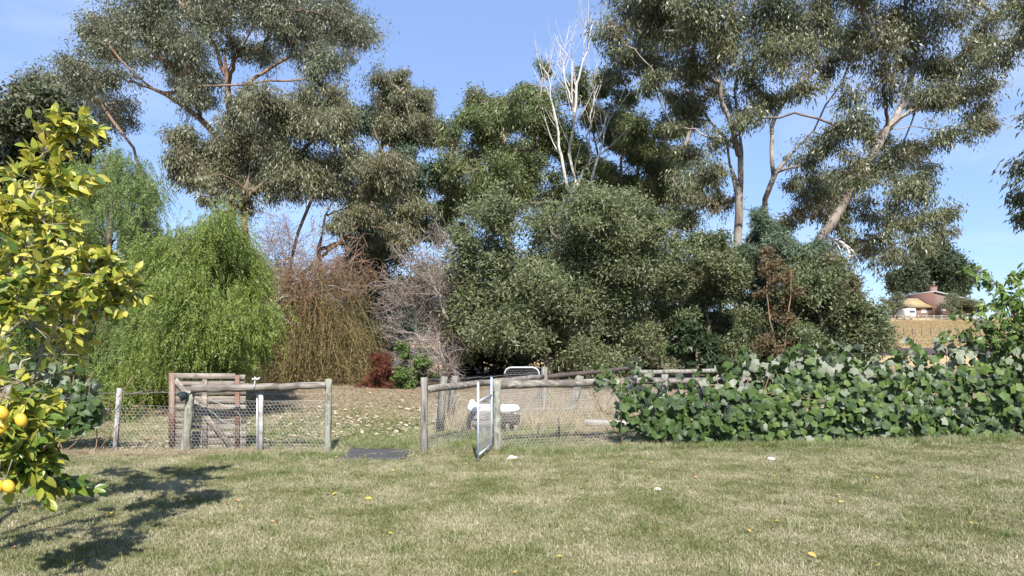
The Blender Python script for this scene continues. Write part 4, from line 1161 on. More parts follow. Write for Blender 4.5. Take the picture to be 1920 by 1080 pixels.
fb = thing('rear_fence', 'rear garden fence with grey rail and netting below the olive tree', 'fence', G(1200, 15.5))
rb = [G(1021, 13.75), G(1192, 15.6), G(1395, 17.2), G(1600, 18.0)]
for k, g in enumerate(rb[1:]):
    post(fb, g - [0, 0, .05], g + [0, 0, 1.0 if k else .92], .06, M['wood_grey'], seed=31 + k)
log_rail(fb, rb[1] + [-.1, -.07, .78], rb[2] + [0, -.07, .70], .055, .05, M['wood_grey'], 36)
log_rail(fb, rb[2] + [.02, -.07, .70], rb[3] + [0, -.07, .66], .05, .05, M['wood_grey'], 37)
log_rail(fb, rb[0] + [0.05, .03, .85], rb[1] + [-.12, 0, .88], .05, .045, M['dark_timber'], 38)
netting(fb, rb[0][:2], rb[1][:2], .13, .85, .24, .95, seed=6, cell=.06, r=.0024)
lp = G(1078, 14.2)
MB().beam(lp + [-.10, 0, -.05], lp + [.12, .15, .82], .16, .06, up=(.3, 1, 0), jit=.006).obj('brace_post', M['wood_grey'], fb)

# rounded mesh gate in the side fence
rg = thing('mesh_gate', 'small garden gate of rounded pipe and wire mesh by the corner post', 'gate', G(978, 14.0))
q0, q1 = G(946, 14.0), G(1011, 14.0)
zt = P(946, 689, 14.0)[2]; zb0 = zg(14) + .06
arc = [np.array([q0[0], 14, zb0]), np.array([q0[0], 14, zt - .14])]
for t in np.linspace(0, np.pi / 2, 6): arc.append(np.array([q0[0] + .14 * (1 - math.cos(t)), 14, zt - .14 + .14 * math.sin(t)]))
for t in np.linspace(np.pi / 2, 0, 6): arc.append(np.array([q1[0] - .14 * (1 - math.cos(t)), 14, zt - .14 + .14 * math.sin(t)]))
arc.append(np.array([q1[0], 14, zb0]))
MB().tube(arc, .017, 8).obj('frame', M['galv'], rg, smooth=True)
MB().tube([(q0[0], 14, zt - .23), (q1[0], 14, zt - .23)], .010, 6).obj('mid_rail', M['galv'], rg)
MB().tube([(q0[0], 14, zb0 + .02), (q1[0], 14, zb0 + .02)], .015, 6).obj('bottom_rail', M['galv'], rg)
netting(rg, (q0[0] + .02, 14.0), (q1[0] - .02, 14.0), zb0, zt - .03, zb0, zt - .03, seed=7, cell=.05, bulge=.004, r=.0015)

# open galvanised pipe gate
og = thing('pipe_gate', 'narrow galvanised pipe gate swung open toward the lawn', 'gate', G(921, 10.35))
f0, f1 = P(896.5, 866, 9.45), P(921.5, 845, 10.36)
f0[2] = .02; f1[2] = .04
t0, t1 = P(896.5, 717, 9.45), P(921.5, 707, 10.36)
MB().tube([f0, t0 + [0, 0, 0]], .017, 10).obj('stile', M['galv_blue'], og, smooth=True)
MB().tube([f1, t1], .017, 10).obj('stile', M['galv_blue'], og, smooth=True)
for fz in (.755, .07):
    MB().tube([f0 + (t0 - f0) * fz, f1 + (t1 - f1) * fz], .015, 10).obj('rung', M['galv_blue'], og, smooth=True)
MB().box(f0 + [0, 0, .01], (.06, .03, .05)).obj('latch', M['rust'], og)
for z in (.25, .8):
    MB().tube([f1 + (t1 - f1) * z, f1 + (t1 - f1) * z + [.06, .03, 0]], .012, 6).obj('hinge', M['rust'], og)
netting(og, f0[:2], f1[:2], .08, .84, .08, .84, seed=8, cell=.05, bulge=.008)

# old bath on a timber stand
bt = thing('bathtub', 'old white enamel bath with rolled rim set in a rough timber stand', 'bathtub', G(924, 12.2))
bx0, bx1 = P(876, 0, 12.0)[0], P(974, 0, 12.0)[0]
bc, hl, hw = (bx0 + bx1) / 2, (bx1 - bx0) / 2, .30
zr_ = .50
k = 40
th = np.arange(k) * 2 * np.pi / k
def sup(th, a, b, e=.5):
    return np.sign(np.cos(th)) * np.abs(np.cos(th)) ** e * a, np.sign(np.sin(th)) * np.abs(np.sin(th)) ** e * b
rise = .10 * np.exp(-(((np.cos(th) + .85) / .28) ** 2) - ((np.sin(th) - .55) / .55) ** 2)
rings = []
for (s, dz) in ((.86, -.14), (.93, -.06), (1.0, -.045), (1.03, -.01), (1.0, .03), (.95, .04), (.90, .02), (.86, -.04), (.78, -.26), (.55, -.32)):
    ex, ey = sup(th, hl * (s if s > .9 else s), hw * (s if s > .9 else s * .97))
    rings.append(np.c_[bc + ex, 12.3 + ey, zr_ + dz + rise * (1 if dz > -.1 else .3)])
V = np.concatenate(rings)
i = np.arange(len(V)).reshape(len(rings), k)
q = np.stack([i[:-1], np.roll(i, -1, 1)[:-1], np.roll(i, -1, 1)[1:], i[1:]], -1).reshape(-1, 4)
mesh_obj('tub', V, [q, i[-1][None]], M['enamel'], bt, smooth=True)
for k_, (xx, yy) in enumerate(((bx0 + .10, 12.06), (bx0 + .28, 12.07), (bx1 - .20, 12.06), (bx1 - .06, 12.07), (bx0 + .10, 12.52), (bx1 - .08, 12.52))):
    MB().beam((xx, yy, zg(12) - .05), (xx + RNG.normal(0, .012), yy, zr_ - .06), .075, .06, up=(0, 1, 0), jit=.003).obj('leg', M['wood_grey'], bt)
MB().beam((bc + .02, 12.015, .36), (bx1 + .01, 12.015, .33), .022, .16, jit=.003).obj('board', M['dark_timber'], bt)
MB().beam((bx0 + .08, 12.02, .38), (bc - .06, 12.02, .385), .022, .12, jit=.003).obj('board', M['plank_grey'], bt)
MB().beam((bx0 + .08, 12.02, .25), (bc - .06, 12.02, .255), .02, .10, jit=.003).obj('board', M['plank_grey'], bt)

# mat, board, pickets, scraps
mt = G(708, 10.1)
k = 26
xs_, ys_ = np.meshgrid(np.linspace(-.53, .49, k), np.linspace(-.50, .52, 12))
prf = 1 + .05 * np.sin(xs_ * 9) * (np.abs(ys_) > .3)
mx, my = xs_ + ys_ * .06 + .03 * np.sin(ys_ * 9), ys_ * prf
mzz = .022 + .010 * np.sin(xs_ * 5 + 1) * np.cos(ys_ * 4) + .012 * np.exp(-((xs_ - .45) / .1) ** 2)
top_ = np.c_[(mt[0] + mx).ravel(), (mt[1] + my).ravel(), mzz.ravel()]
i = np.arange(len(top_)).reshape(12, k)
q = np.stack([i[:-1, :-1], i[:-1, 1:], i[1:, 1:], i[1:, :-1]], -1).reshape(-1, 4)
low = top_ - [0, 0, .012]
bd = np.r_[i[0], i[1:, -1], i[-1, ::-1][1:], i[::-1, 0][1:-1]]
sideq = np.c_[bd, np.roll(bd, -1), np.roll(bd, -1) + len(top_), bd + len(top_)][:, ::-1]
tag(mesh_obj('rubber_mat', np.concatenate([top_, low]), [q, q[:, ::-1] + len(top_), sideq], M['black_rubber'], smooth=False),
    'black rubber mat lying on the grass in the gap', 'mat')
tag(MB().beam(G(1096, 13.0) + [0, 0, .05], G(1205, 12.8) + [0, 0, .05], .16, .11, jit=.003).obj('timber_sleeper', M['white_board']),
    'pale weathered timber sleeper lying behind the front fence netting', 'timber')
tag(MB().beam(G(1004, 11.1) + [0, 0, -.06], P(1011, 793, 11.15), .035, .03, up=(0, 1, 0), jit=.002).obj('short_picket', M['rust']),
    'short rusty brown picket leaning right near the bath', 'picket')
tag(MB().beam(G(1049, 11.75) + [0, 0, -.06], P(1047, 784, 11.75), .03, .03, up=(0, 1, 0), jit=.002).obj('short_picket', M['dark_timber']),
    'short dark upright picket in front of the pale sleeper', 'picket')
for k_, (px, py, s, lab) in enumerate(((960, 862, .055, 'crumpled white paper scrap on grass beside the open pipe gate'), (1446, 863, .045, 'flat white scrap on grass in front of the grape vine'), (1233, 920, .035, 'tiny pale scrap on the open lawn'))):
    dd = CAM_H * F / (py - HZ)
    rng = np.random.default_rng(60 + k_)
    v = rnd_unit(42, rng)
    import bmesh
    bm = bmesh.new(); bmesh.ops.create_icosphere(bm, subdivisions=2, radius=s)
    for vv in bm.verts:
        vv.co *= rng.uniform(.65, 1.15)
        vv.co.z = vv.co.z * .6 + s * .5
        vv.co.x *= 1.25
    me = bpy.data.meshes.new('paper_scrap'); bm.to_mesh(me); bm.free(); me.materials.append(M['scrap'])
    o = bpy.data.objects.new('paper_scrap', me); o.location = G(px, dd); COL.objects.link(o)
    tag(o, lab, 'scrap')

# ------------------------------------------------------------------ lemon tree
def leaf_shape(L, Wd, fold=.25, curl=.2):
    """pointed leaf along +X with a midrib fold; returns vertices, quads, tris"""
    t = np.array([0, .22, .5, .78, 1.0]); w = np.array([0, .38, .5, .33, 0]) * Wd
    mid = np.c_[t * L, np.zeros(5), -curl * L * t ** 2]
    lf = mid[1:4] + np.c_[np.zeros(3), w[1:4], w[1:4] * fold]
    rt = mid[1:4] + np.c_[np.zeros(3), -w[1:4], w[1:4] * fold]
    V = np.concatenate([mid, lf, rt])
    q = np.array([[1, 2, 6, 5], [2, 3, 7, 6], [1, 8, 9, 2], [2, 9, 10, 3]])
    tr = np.array([[0, 1, 5], [0, 8, 1], [3, 4, 7], [3, 10, 4]])
    return V, q, tr
def vine_shape(r, seed, cup=.2):
    """roundish shallow-lobed leaf, stalk notch at the origin, blade along +X"""
    rng = np.random.default_rng(seed)
    k = 15
    a = np.linspace(-2.75, 2.75, k)
    rad = r * (.84 + .12 * np.cos(a) + np.where(np.arange(k) % 3 == 1, .13, -.05)) * (1 + rng.normal(0, .05, k))
    out = np.c_[r * .75 + rad * np.cos(a), rad * np.sin(a) * 1.02, np.zeros(k)]
    out[:, 2] = -cup * r * ((np.hypot(out[:, 0] - r * .75, out[:, 1]) / r) ** 2) + r * .10 * np.sin(a * 3 + seed) + rng.normal(0, .04 * r, k)
    V = np.concatenate([[[r * .22, 0, 0], [r * .8, 0, r * .04]], out])
    i = np.arange(k - 1) + 2
    tr = np.c_[np.ones(k - 1, int), i, i + 1]
    tr = np.concatenate([tr, [[0, 2, 1], [0, 1, k + 1]]])
    return V, np.zeros((0, 4), int), tr
def frames(D, Nrm):
    X = unit(D); Z = unit(Nrm - (Nrm * X).sum(1)[:, None] * X); Y = np.cross(Z, X)
    return np.stack([X, Y, Z], 2)
def scatter_mesh(name, shapes, pos, Rm, sc, which, mat, parent, smooth=True, kind='stuff'):
    Vs, Qs, Ts, n = [], [], [], 0
    for k, (v, q, t) in enumerate(shapes):
        m = np.where(which == k)[0]
        if not len(m): continue
        VV = np.einsum('nij,vj->nvi', Rm[m], v) * sc[m][:, None, None] + pos[m][:, None]
        nv = len(v); o = n + np.arange(len(m))[:, None, None] * nv
        if len(q): Qs.append((q[None] + o).reshape(-1, 4))
        Ts.append((t[None] + o).reshape(-1, 3))
        Vs.append(VV.reshape(-1, 3)); n += len(m) * nv
    polys = ([np.concatenate(Qs)] if Qs else []) + [np.concatenate(Ts)]
    o = mesh_obj(name, np.concatenate(Vs), polys, mat, parent, smooth=smooth)
    return tag(o, kind=kind) if kind else o
def leaf_parts(shapes, pos, Rm, sc, which, mats, parent, pick, name='leaf'):
    """single leaves as objects sharing mesh data"""
    from mathutils import Matrix
    cache = {}
    for j in pick:
        mi = j % len(mats)
        key = (int(which[j]), mi)
        if key not in cache:
            v, q, t = shapes[key[0]]
            cache[key] = make_mesh(name, v, ([q] if len(q) else []) + [t], mats[mi], smooth=True)
        o = bpy.data.objects.new(name, cache[key])
        COL.objects.link(o)
        o.parent = parent
        m = Matrix(Rm[j].tolist()).to_4x4() @ Matrix.Diagonal((sc[j],) * 3 + (1,))
        m.translation = pos[j] - np.array(parent.location)
        o.matrix_local = m

def in_view(pos, pad=0):
    px = 960 + pos[:, 0] / pos[:, 1] * F; py = HZ - (pos[:, 2] - CAM_H) / pos[:, 1] * F
    return (px > -pad) & (px < 1920 + pad) & (py > -pad) & (py < 1080 + pad)

rng = np.random.default_rng(71)
lt = thing('lemon_tree', 'lemon tree with yellowing leaves and a few ripe lemons at the lawn edge', 'tree', (-4.35, 4.75, 0))
mb = MB()
Ltr = np.array([-4.35, 4.75, 0.])
nodes = []
stems = []
# targets traced from the outline: (px, py, depth)
tg = [(105, 262, 5.3), (130, 250, 5.35), (60, 310, 5.2), (20, 400, 4.9), (110, 335, 5.25), (135, 350, 5.2), (60, 400, 5.1), (110, 440, 5.0), (30, 470, 4.6), (160, 500, 5.0), (200, 500, 5.0), (215, 530, 5.0), (150, 560, 4.8),
      (80, 520, 4.6), (20, 560, 4.3), (190, 580, 5.0), (130, 620, 4.7), (60, 610, 4.4), (165, 640, 5.1), (0, 640, 4.1), (90, 480, 5.4), (40, 540, 5.5), (120, 560, 5.5), (-60, 420, 5.0), (-120, 520, 4.8), (-80, 600, 4.4), (-60, 330, 5.2),
      (70, 860, 4.35), (40, 880, 4.25), (20, 830, 4.2), (80, 800, 4.4), (30, 760, 4.3), (120, 905, 4.5), (-20, 800, 4.1), (-40, 720, 4.2), (60, 720, 4.6), (-30, 900, 4.2), (-100, 700, 4.4), (-140, 800, 4.5), (230, 545, 5.1),
      (-150, 450, 5.3), (-200, 600, 5.0), (180, 545, 5.6), (100, 420, 5.8), (30, 350, 5.7), (-30, 480, 6.0), (60, 560, 6.1), (140, 480, 5.9), (10, 620, 5.8), (-200, 720, 5.2), (-100, 380, 5.7), (110, 660, 5.2), (15, 450, 5.3), (50, 580, 4.9)]
T = np.array([P(*t) for t in tg])
core = np.array([Ltr + [0, 0, .0], Ltr + [.02, .0, .35], Ltr + [.1, .02, .6]])
mb.tube(core, [.085, .07, .06], 10)
mains = []
for k_ in range(7):
    a = k_ * 2 * math.pi / 7 + .3
    tip = Ltr + np.array([math.cos(a) * .75, math.sin(a) * .55, 1.25 + .35 * rng.random()])
    b_ = bez(core[-1] - [0, 0, .05], core[-1] + (tip - core[-1]) * .5 + [0, 0, .12], tip, 9)
    mb.tube(b_, np.linspace(.04, .018, 9), 7)
    mains.append(b_)
NA = np.concatenate(mains)
shoots = []
for j in np.argsort(np.linalg.norm(T - Ltr - [0, 0, 1.4], axis=1)):
    tgt = T[j]
    q_ = int(np.argmin(np.linalg.norm(NA - tgt, axis=1) + np.maximum(0, NA[:, 2] - tgt[2] - .5) * .6))
    a = NA[q_]; L_ = np.linalg.norm(tgt - a)
    b_ = bez(a, a + (tgt - a) * .5 + np.array([0, 0, .16 * L_]) + rng.normal(0, .05, 3), tgt, 9)
    b_[1:-1] += rng.normal(0, .012, (7, 3))
    mb.tube(b_, np.linspace(.012, .0045, 9), 5)
    NA = np.concatenate([NA, b_[3:]])
    shoots.append(b_)
tw = []
for b_ in shoots:
    for _ in range(11):
        k_ = rng.integers(3, 9); p0 = b_[k_]
        dv = unit(unit(b_[-1] - b_[0]) * .7 + rnd_unit(1, rng)[0] + [0, 0, .15]) * rng.uniform(.08, .26)
        tw.append(bez(p0, p0 + dv * .5 + [0, 0, .02], p0 + dv, 6))
tw = np.array(tw)
V, q = tubes(tw, np.broadcast_to(np.linspace(.004, .002, 6), tw.shape[:2]), 4)
mb.add(V, [q])
mb.obj('trunk', M['lemon_twig'], lt, smooth=True)
allp = np.concatenate([tw] + [resample(s[4:], 6)[None] for s in shoots] + [resample(s[6:], 6)[None] for s in shoots])
pos, dr = [], []
for pth in allp:
    for _ in range(rng.integers(6, 11)):
        t = rng.uniform(.25, 1) * 4.999; i0 = int(t)
        pos.append(pth[i0] + (pth[i0 + 1] - pth[i0]) * (t - i0))
        dr.append(unit(pth[i0 + 1] - pth[i0]) * .8)
pos = np.array(pos); dr = np.array(dr)
row = HZ - (pos[:, 2] - CAM_H) / pos[:, 1] * F
thin = (row > 590) & (row < 735) & (rng.random(len(pos)) < .72)
pos, dr = pos[~thin], dr[~thin]; n = len(pos)
D = unit(np.array(dr) + rnd_unit(n, rng) * .9 + [0, 0, -.15])
Nn = unit(rnd_unit(n, rng) * .7 + [0, -.35, .8])
Rm = frames(D, Nn)
shapes = [leaf_shape(.095, .047, f, c) for f, c in ((.15, .1), (.35, .25), (.5, .35), (.25, -.05), (.6, .15))]
which = rng.integers(0, 5, n); sc = rng.uniform(.6, 1.3, n)
vis = in_view(pos, 10)
order = np.argsort(np.where(vis, pos[:, 1] - sc, 99))
pick = order[:300]
rest = np.setdiff1d(np.arange(n), pick)
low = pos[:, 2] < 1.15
lyell = [M['lemon_leaf'], M['lemon_leaf'], M['lemon_green']]
leaf_parts(shapes, pos, Rm, sc, which, lyell, lt, pick)
up = rest[~low[rest]]; lo = rest[low[rest]]
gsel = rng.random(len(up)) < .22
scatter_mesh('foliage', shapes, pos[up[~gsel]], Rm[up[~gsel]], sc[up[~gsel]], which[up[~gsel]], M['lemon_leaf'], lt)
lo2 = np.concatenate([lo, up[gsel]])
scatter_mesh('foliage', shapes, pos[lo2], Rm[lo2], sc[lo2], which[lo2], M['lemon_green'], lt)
M['lemon'] = rough_mat('lemon', [(.3, (.52, .32, .03)), (.7, (.62, .42, .05))], 30, rough=.42, bump=.25, spec=.45, bump_d=.003)
th = np.linspace(0, np.pi, 11)
for px, py, dd in ((4, 774, 3.95), (4, 802, 4.0), (40, 788, 4.0), (16, 912, 4.0), (-4, 913, 4.0), (-30, 850, 4.1), (58, 828, 4.6)):
    c_ = P(px, py, dd)
    prof = .032 * np.sin(th) ** .9 + .0
    zz = -.041 * np.cos(th) * 1.0
    prof[0] = prof[-1] = .001
    zz[0] -= .009
    ax = unit(np.array([rng.normal(0, .35), rng.normal(0, .3), 1.]))
    pts = c_ + ax * zz[:, None]
    MB().tube(pts, prof, 14).obj('lemon', M['lemon'], lt, smooth=True)
    MB().tube([c_ + ax * .04, c_ + ax * .04 + [rng.normal(0, .03), .02, .12]], .0025, 5).obj('fruit_stalk', M['lemon_twig'], lt)

# ------------------------------------------------------------------ grape vines
def vine(name, label, region, n, seed, n_part, dfun, thick, n_pale=.2, cluster_px=(), group=None, leaf_r=.082, canes=26):
    """region: function px -> (top row, bottom row); leaves fill the hedge's thickness"""
    rng = np.random.default_rng(seed)
    x0_, x1_ = region['x']
    px = rng.uniform(x0_, x1_, n * 2)
    dens = np.interp(px, region['dx'], region['dv'])
    px = px[rng.random(len(px)) < dens][:n]
    n = len(px)
    top_, bot = np.interp(px, region['tx'], region['ty']), np.interp(px, region['bx'], region['by'])
    v = rng.random(n)
    u = rng.random(n)
    py = top_ + (bot - top_) * v
    prof_ = np.clip(np.sin(np.pi * np.clip(.12 + .82 * v, 0, 1)), .3, 1)
    off = -thick * prof_ * np.where(u < .7, rng.uniform(.65, 1.0, n), rng.uniform(-1, .65, n))
    hol = .5 + .5 * np.sin(px * .047 + 1.3 * np.sin(py * .06 + seed)) * np.cos(py * .055 + 1.7 * np.sin(px * .021))
    off = off * (.45 + .6 * hol) + rng.normal(0, .05, n)
    py = py + np.where(v < .15, rng.normal(-6, 12, n), 0)
    dd = dfun(px) + off
    z_ = CAM_H + (HZ - py) / F * dfun(px)
    pos = np.c_[(px - 960) / F * dfun(px), dd, np.maximum(z_, zg(dd) + .05)]
    outn = np.c_[rng.normal(0, .45, n), -1.0 * np.sign(-off + 1e-6) * rng.uniform(.5, 1.2, n), rng.uniform(.0, .9, n)]
    tilt_up = v < .12
    outn[tilt_up] += np.c_[np.zeros(tilt_up.sum()), rng.uniform(-.2, 1.6, tilt_up.sum()), rng.uniform(0, .4, tilt_up.sum())]
    D = unit(np.c_[rng.normal(0, .55, n), -rng.uniform(0, .5, n), -rng.uniform(.4, 1.2, n)])
    up_ = tilt_up & (rng.random(n) < .5)
    D[up_, 2] *= -.6
    Rm = frames(D, unit(outn))
    shapes = [vine_shape(leaf_r, s, c) for s, c in ((1, .15), (2, .35), (3, .55), (4, -.1), (5, .25), (6, .75))]
    which = rng.integers(0, 6, n); sc = rng.uniform(.55, 1.25, n)
    e = thing(name, label, 'vine', G((x0_ + x1_) / 2, float(dfun((x0_ + x1_) / 2))), group)
    mb = MB()
    for k_ in range(canes):
        a_ = rng.uniform(x0_ + 10, x1_ - 10); d_ = float(dfun(a_))
        g_ = G(a_, d_) - [0, 0, .03]
        t_ = np.interp(a_, region['tx'], region['ty'])
        tip = P(a_ + rng.normal(0, 60), t_ + rng.uniform(0, 20), d_ + rng.normal(0, .12))
        b_ = bez(g_, (g_ + tip) / 2 + rng.normal(0, .15, 3), tip, 10)
        mb.tube(b_, np.linspace(.022 if k_ % 4 == 0 else .009, .004, 10), 5)
        s_ = bez(b_[6], b_[6] + [rng.normal(0, .4), -.1, .1], b_[6] + [rng.normal(0, .9), rng.normal(0, .15), rng.normal(0, .1)], 8)
        mb.tube(s_, np.linspace(.006, .003, 8), 4)
    tag(mb.obj('canes', M['cane'], e, smooth=True), kind='stuff')
    vis = in_view(pos, 0)
    order = np.argsort(np.where(vis, pos[:, 1] - sc * .25, 99))
    pick = order[:n_part]
    rest = np.setdiff1d(np.arange(n), pick)
    leaf_parts(shapes, pos, Rm, sc, which, [M['vine_leaf'], M['vine_leaf_deep'], M['vine_leaf']], e, pick)
    r_ = rng.random(len(rest))
    pal = (r_ < n_pale * 3) & (v[rest] < .16) | (r_ < n_pale * .25)
    dp = (~pal) & (rng.random(len(rest)) < .4)
    for sel, mt_ in ((pal, 'vine_pale'), (dp, 'vine_leaf_deep'), (~pal & ~dp, 'vine_leaf')):
        ix = rest[sel]
        if len(ix): scatter_mesh('foliage', shapes, pos[ix], Rm[ix], sc[ix], which[ix], M[mt_], e)
    gm, gmesh = M['grape'], None
    for (gx_, gy_) in cluster_px:
        c_ = P(gx_, gy_, float(dfun(gx_)) - thick * .85)
        mbg = MB()
        for _ in range(30):
            h_ = rng.random()
            a_ = rng.uniform(0, 6.28); rr_ = .036 * (1 - .7 * h_)
            o_ = c_ + [rr_ * math.cos(a_), rr_ * math.sin(a_), -.12 * h_]
            tt = np.linspace(0, np.pi, 5)
            mbg.tube(o_ + np.c_[np.zeros(5), np.zeros(5), -.0095 * np.cos(tt)], np.maximum(.0095 * np.sin(tt), .0005), 6, cap=False)
        mbg.obj('grape_bunch', gm, e, smooth=True)
    return e
M['grape'] = rough_mat('grape', [(.3, (.018, .014, .03)), (.7, (.05, .04, .075))], 40, rough=.35, bump=0, spec=.5)
VD = lambda px: np.interp(px, [1100, 1250, 1500, 1920, 2100], [10.85, 11.15, 11.45, 11.9, 12.1])
R1 = dict(x=(1150, 2060), dx=[1120, 1180, 1240, 1300, 1380, 1440, 2060], dv=[.16, .26, .42, .6, .8, 1, 1],
          tx=[1110, 1150, 1180, 1230, 1280, 1330, 1360, 1400, 1430, 1460, 1500, 1540, 1580, 1625, 1660, 1700, 1740, 1780, 1820, 1880, 1960, 2060],
          ty=[702, 698, 705, 715, 728, 705, 712, 695, 705, 680, 660, 668, 672, 690, 680, 660, 672, 650, 640, 640, 640, 640],
          bx=[1100, 1150, 1190, 1215, 1260, 1330, 1400, 1440, 1500, 2060], by=[780, 790, 800, 828, 832, 826, 822, 812, 822, 834])
vine('grape_vine', 'long thick grape vine hedge with dark grapes smothering the front fence', R1, 4300, 81, 300, VD, .36,
     cluster_px=((1185, 715), (1200, 722), (1212, 745), (1205, 760), (1238, 720), (1318, 725), (1325, 752), (1365, 760), (1688, 708), (1690, 720), (1178, 726)))
R2 = dict(x=(30, 195), dx=[30, 120, 195], dv=[1, 1, .5], tx=[20, 60, 120, 160, 195], ty=[690, 690, 695, 715, 735], bx=[20, 100, 160, 195], by=[830, 815, 800, 770])
vine('grape_vine', 'smaller grape vine climbing the wire netting behind the lemon branches', R2, 420, 82, 100, lambda px: np.interp(px, [0, 200], [10.25, 10.1]), .18, cluster_px=((128, 738), (118, 745)), canes=8)
# a long shoot that stands up out of the hedge
def shoot(parent_label, pts_px, d_, n, seed, name='vine_shoot'):
    rng = np.random.default_rng(seed)
    line = resample([P(a, b, d_) for a, b in pts_px], 14)
    e = thing(name, parent_label, 'vine', (line[0][0], line[0][1], zg(line[0][1])))
    stem = np.concatenate([[[line[0][0], line[0][1], zg(line[0][1]) - .02]], line])
    MB().tube(stem, np.linspace(.012, .003, 15), 5).obj('stem', M['cane'], e, smooth=True)
    pos = line[rng.integers(2, 14, n)] + rng.normal(0, .05, (n, 3))
    D = unit(np.c_[rng.normal(0, .8, n), rng.normal(-.3, .4, n), -rng.uniform(0, 1, n)])
    Rm = frames(D, unit(np.c_[rng.normal(0, .5, n), -np.ones(n), rng.uniform(-.5, .8, n)]))
    shapes = [vine_shape(.075, s, .3) for s in (1, 2, 3)]
    leaf_parts(shapes, pos, Rm, rng.uniform(.6, 1.15, n), rng.integers(0, 3, n), [M['vine_leaf'], M['vine_leaf_deep']], e, range(n))
shoot('lone vine shoot with few leaves standing up above the hedge below the wattle', [(1402, 700), (1398, 670), (1385, 640), (1392, 632)], 11.2, 14, 83)
shoot('leafy vine tip sprawling over the bare end of the log rail', [(1165, 712), (1145, 700), (1128, 698), (1122, 720)], 10.75, 12, 84)

# tall climber with long drooping leaves at the right end
rng = np.random.default_rng(91)
cl = thing('climbing_shrub', 'tall climber with arching stems and long drooping leaves above the vine', 'shrub', G(1940, 12.1))
tips = [(1815, 505, 11.7), (1840, 530, 11.6), (1862, 545, 11.7), (1800, 590, 11.5), (1780, 625, 11.4), (1890, 520, 11.8), (1915, 505, 11.8), (1900, 560, 11.6), (1860, 590, 11.5), (1930, 540, 11.7), (1830, 610, 11.5), (1900, 610, 11.5), (1870, 640, 11.4), (1950, 500, 12), (1980, 560, 12), (1940, 600, 11.6), (1990, 620, 11.6), (1845, 575, 11.8), (1880, 565, 12.2), (1920, 590, 12.3), (1825, 640, 11.6), (1960, 640, 11.5)]
mb = MB(); pos, D = [], []
g0 = G(1940, 12.1)
for t in tips:
    tp_ = P(*t)
    b_ = bez(g0 + [rng.normal(0, .25), rng.normal(0, .1), -.03], g0 * [.5, .5, 0] + tp_ * [.5, .5, 0] + [.15, 0, tp_[2] + .25], tp_, 16)
    mb.tube(b_, np.linspace(.018, .004, 16), 5)
    for _ in range(46):
        k_ = rng.integers(7, 16)
        pos.append(b_[k_] + rng.normal(0, .05, 3)); D.append(unit(np.array([rng.normal(0, .8), rng.normal(-.1, .6), -rng.uniform(.1, 1)])))
tag(mb.obj('stems', M['cane'], cl, smooth=True), kind='stuff')
pos, D = np.array(pos), np.array(D); n = len(pos)
Rm = frames(D, unit(np.c_[rng.normal(0, .5, n), rng.uniform(-1.2, 0, n), rng.uniform(.2, 1, n)]))
shapes = [leaf_shape(.16, .05, .3, .35), leaf_shape(.14, .06, .2, .2), vine_shape(.075, 3, .3)]
which = rng.choice(3, n, p=[.45, .3, .25]); sc = rng.uniform(.6, 1.2, n)
order = np.argsort(np.where(in_view(pos), pos[:, 1], 99))
leaf_parts(shapes, pos, Rm, sc, which, [M['climber'], M['vine_leaf']], cl, order[:240])
scatter_mesh('foliage', shapes, pos[order[240:]], Rm[order[240:]], sc[order[240:]], which[order[240:]], M['climber'], cl)

# ------------------------------------------------------------------ grass and litter
def grass_mat(name, green, straw, bias):
    m, n, l, out = new_mat(name)
    geo = n.new('ShaderNodeNewGeometry')
    no = n.new('ShaderNodeTexNoise'); no.inputs['Scale'].default_value = 1.1; no.inputs['Detail'].default_value = 6; no.inputs['Roughness'].default_value = .72
    l.new(geo.outputs['Position'], no.inputs['Vector'])
    g = ramp(n, [(0, green[0]), (.5, green[1]), (1, green[2])]); s = ramp(n, [(0, straw[0]), (.5, straw[1]), (1, straw[2])])
    l.new(geo.outputs['Random Per Island'], g.inputs['Fac']); l.new(geo.outputs['Random Per Island'], s.inputs['Fac'])
    oi = n.new('ShaderNodeObjectInfo')
    ad = n.new('ShaderNodeMath'); ad.operation = 'MULTIPLY_ADD'; ad.inputs[1].default_value = .16; ad.inputs[2].default_value = -.08 + bias
    l.new(oi.outputs['Random'], ad.inputs[0])
    a2 = n.new('ShaderNodeMath'); a2.operation = 'MULTIPLY_ADD'; a2.inputs[1].default_value = .20
    l.new(geo.outputs['Random Per Island'], a2.inputs[0]); l.new(ad.outputs[0], a2.inputs[2])
    a3 = n.new('ShaderNodeMath'); a3.operation = 'ADD'
    l.new(a2.outputs[0], a3.inputs[0]); l.new(no.outputs['Fac'], a3.inputs[1])
    r = ramp(n, [(.44, (0, 0, 0)), (.74, (1, 1, 1))])
    l.new(a3.outputs[0], r.inputs['Fac'])
    mx = n.new('ShaderNodeMixRGB')
    l.new(r.outputs['Color'], mx.inputs['Fac']); l.new(g.outputs['Color'], mx.inputs['Color1']); l.new(s.outputs['Color'], mx.inputs['Color2'])
    b = n.new('ShaderNodeBsdfPrincipled'); b.inputs['Roughness'].default_value = .6; b.inputs['Specular IOR Level'].default_value = .25
    t = n.new('ShaderNodeBsdfTranslucent'); ms = n.new('ShaderNodeMixShader'); ms.inputs['Fac'].default_value = .3
    l.new(mx.outputs['Color'], b.inputs['Base Color']); l.new(mx.outputs['Color'], t.inputs['Color'])
    l.new(b.outputs[0], ms.inputs[1]); l.new(t.outputs[0], ms.inputs[2]); l.new(ms.outputs[0], out.inputs['Surface'])
    return m
GREEN = [(.10, .118, .036), (.15, .168, .055), (.21, .225, .085)]
STRAW = [(.28, .245, .145), (.43, .385, .25), (.60, .55, .40)]
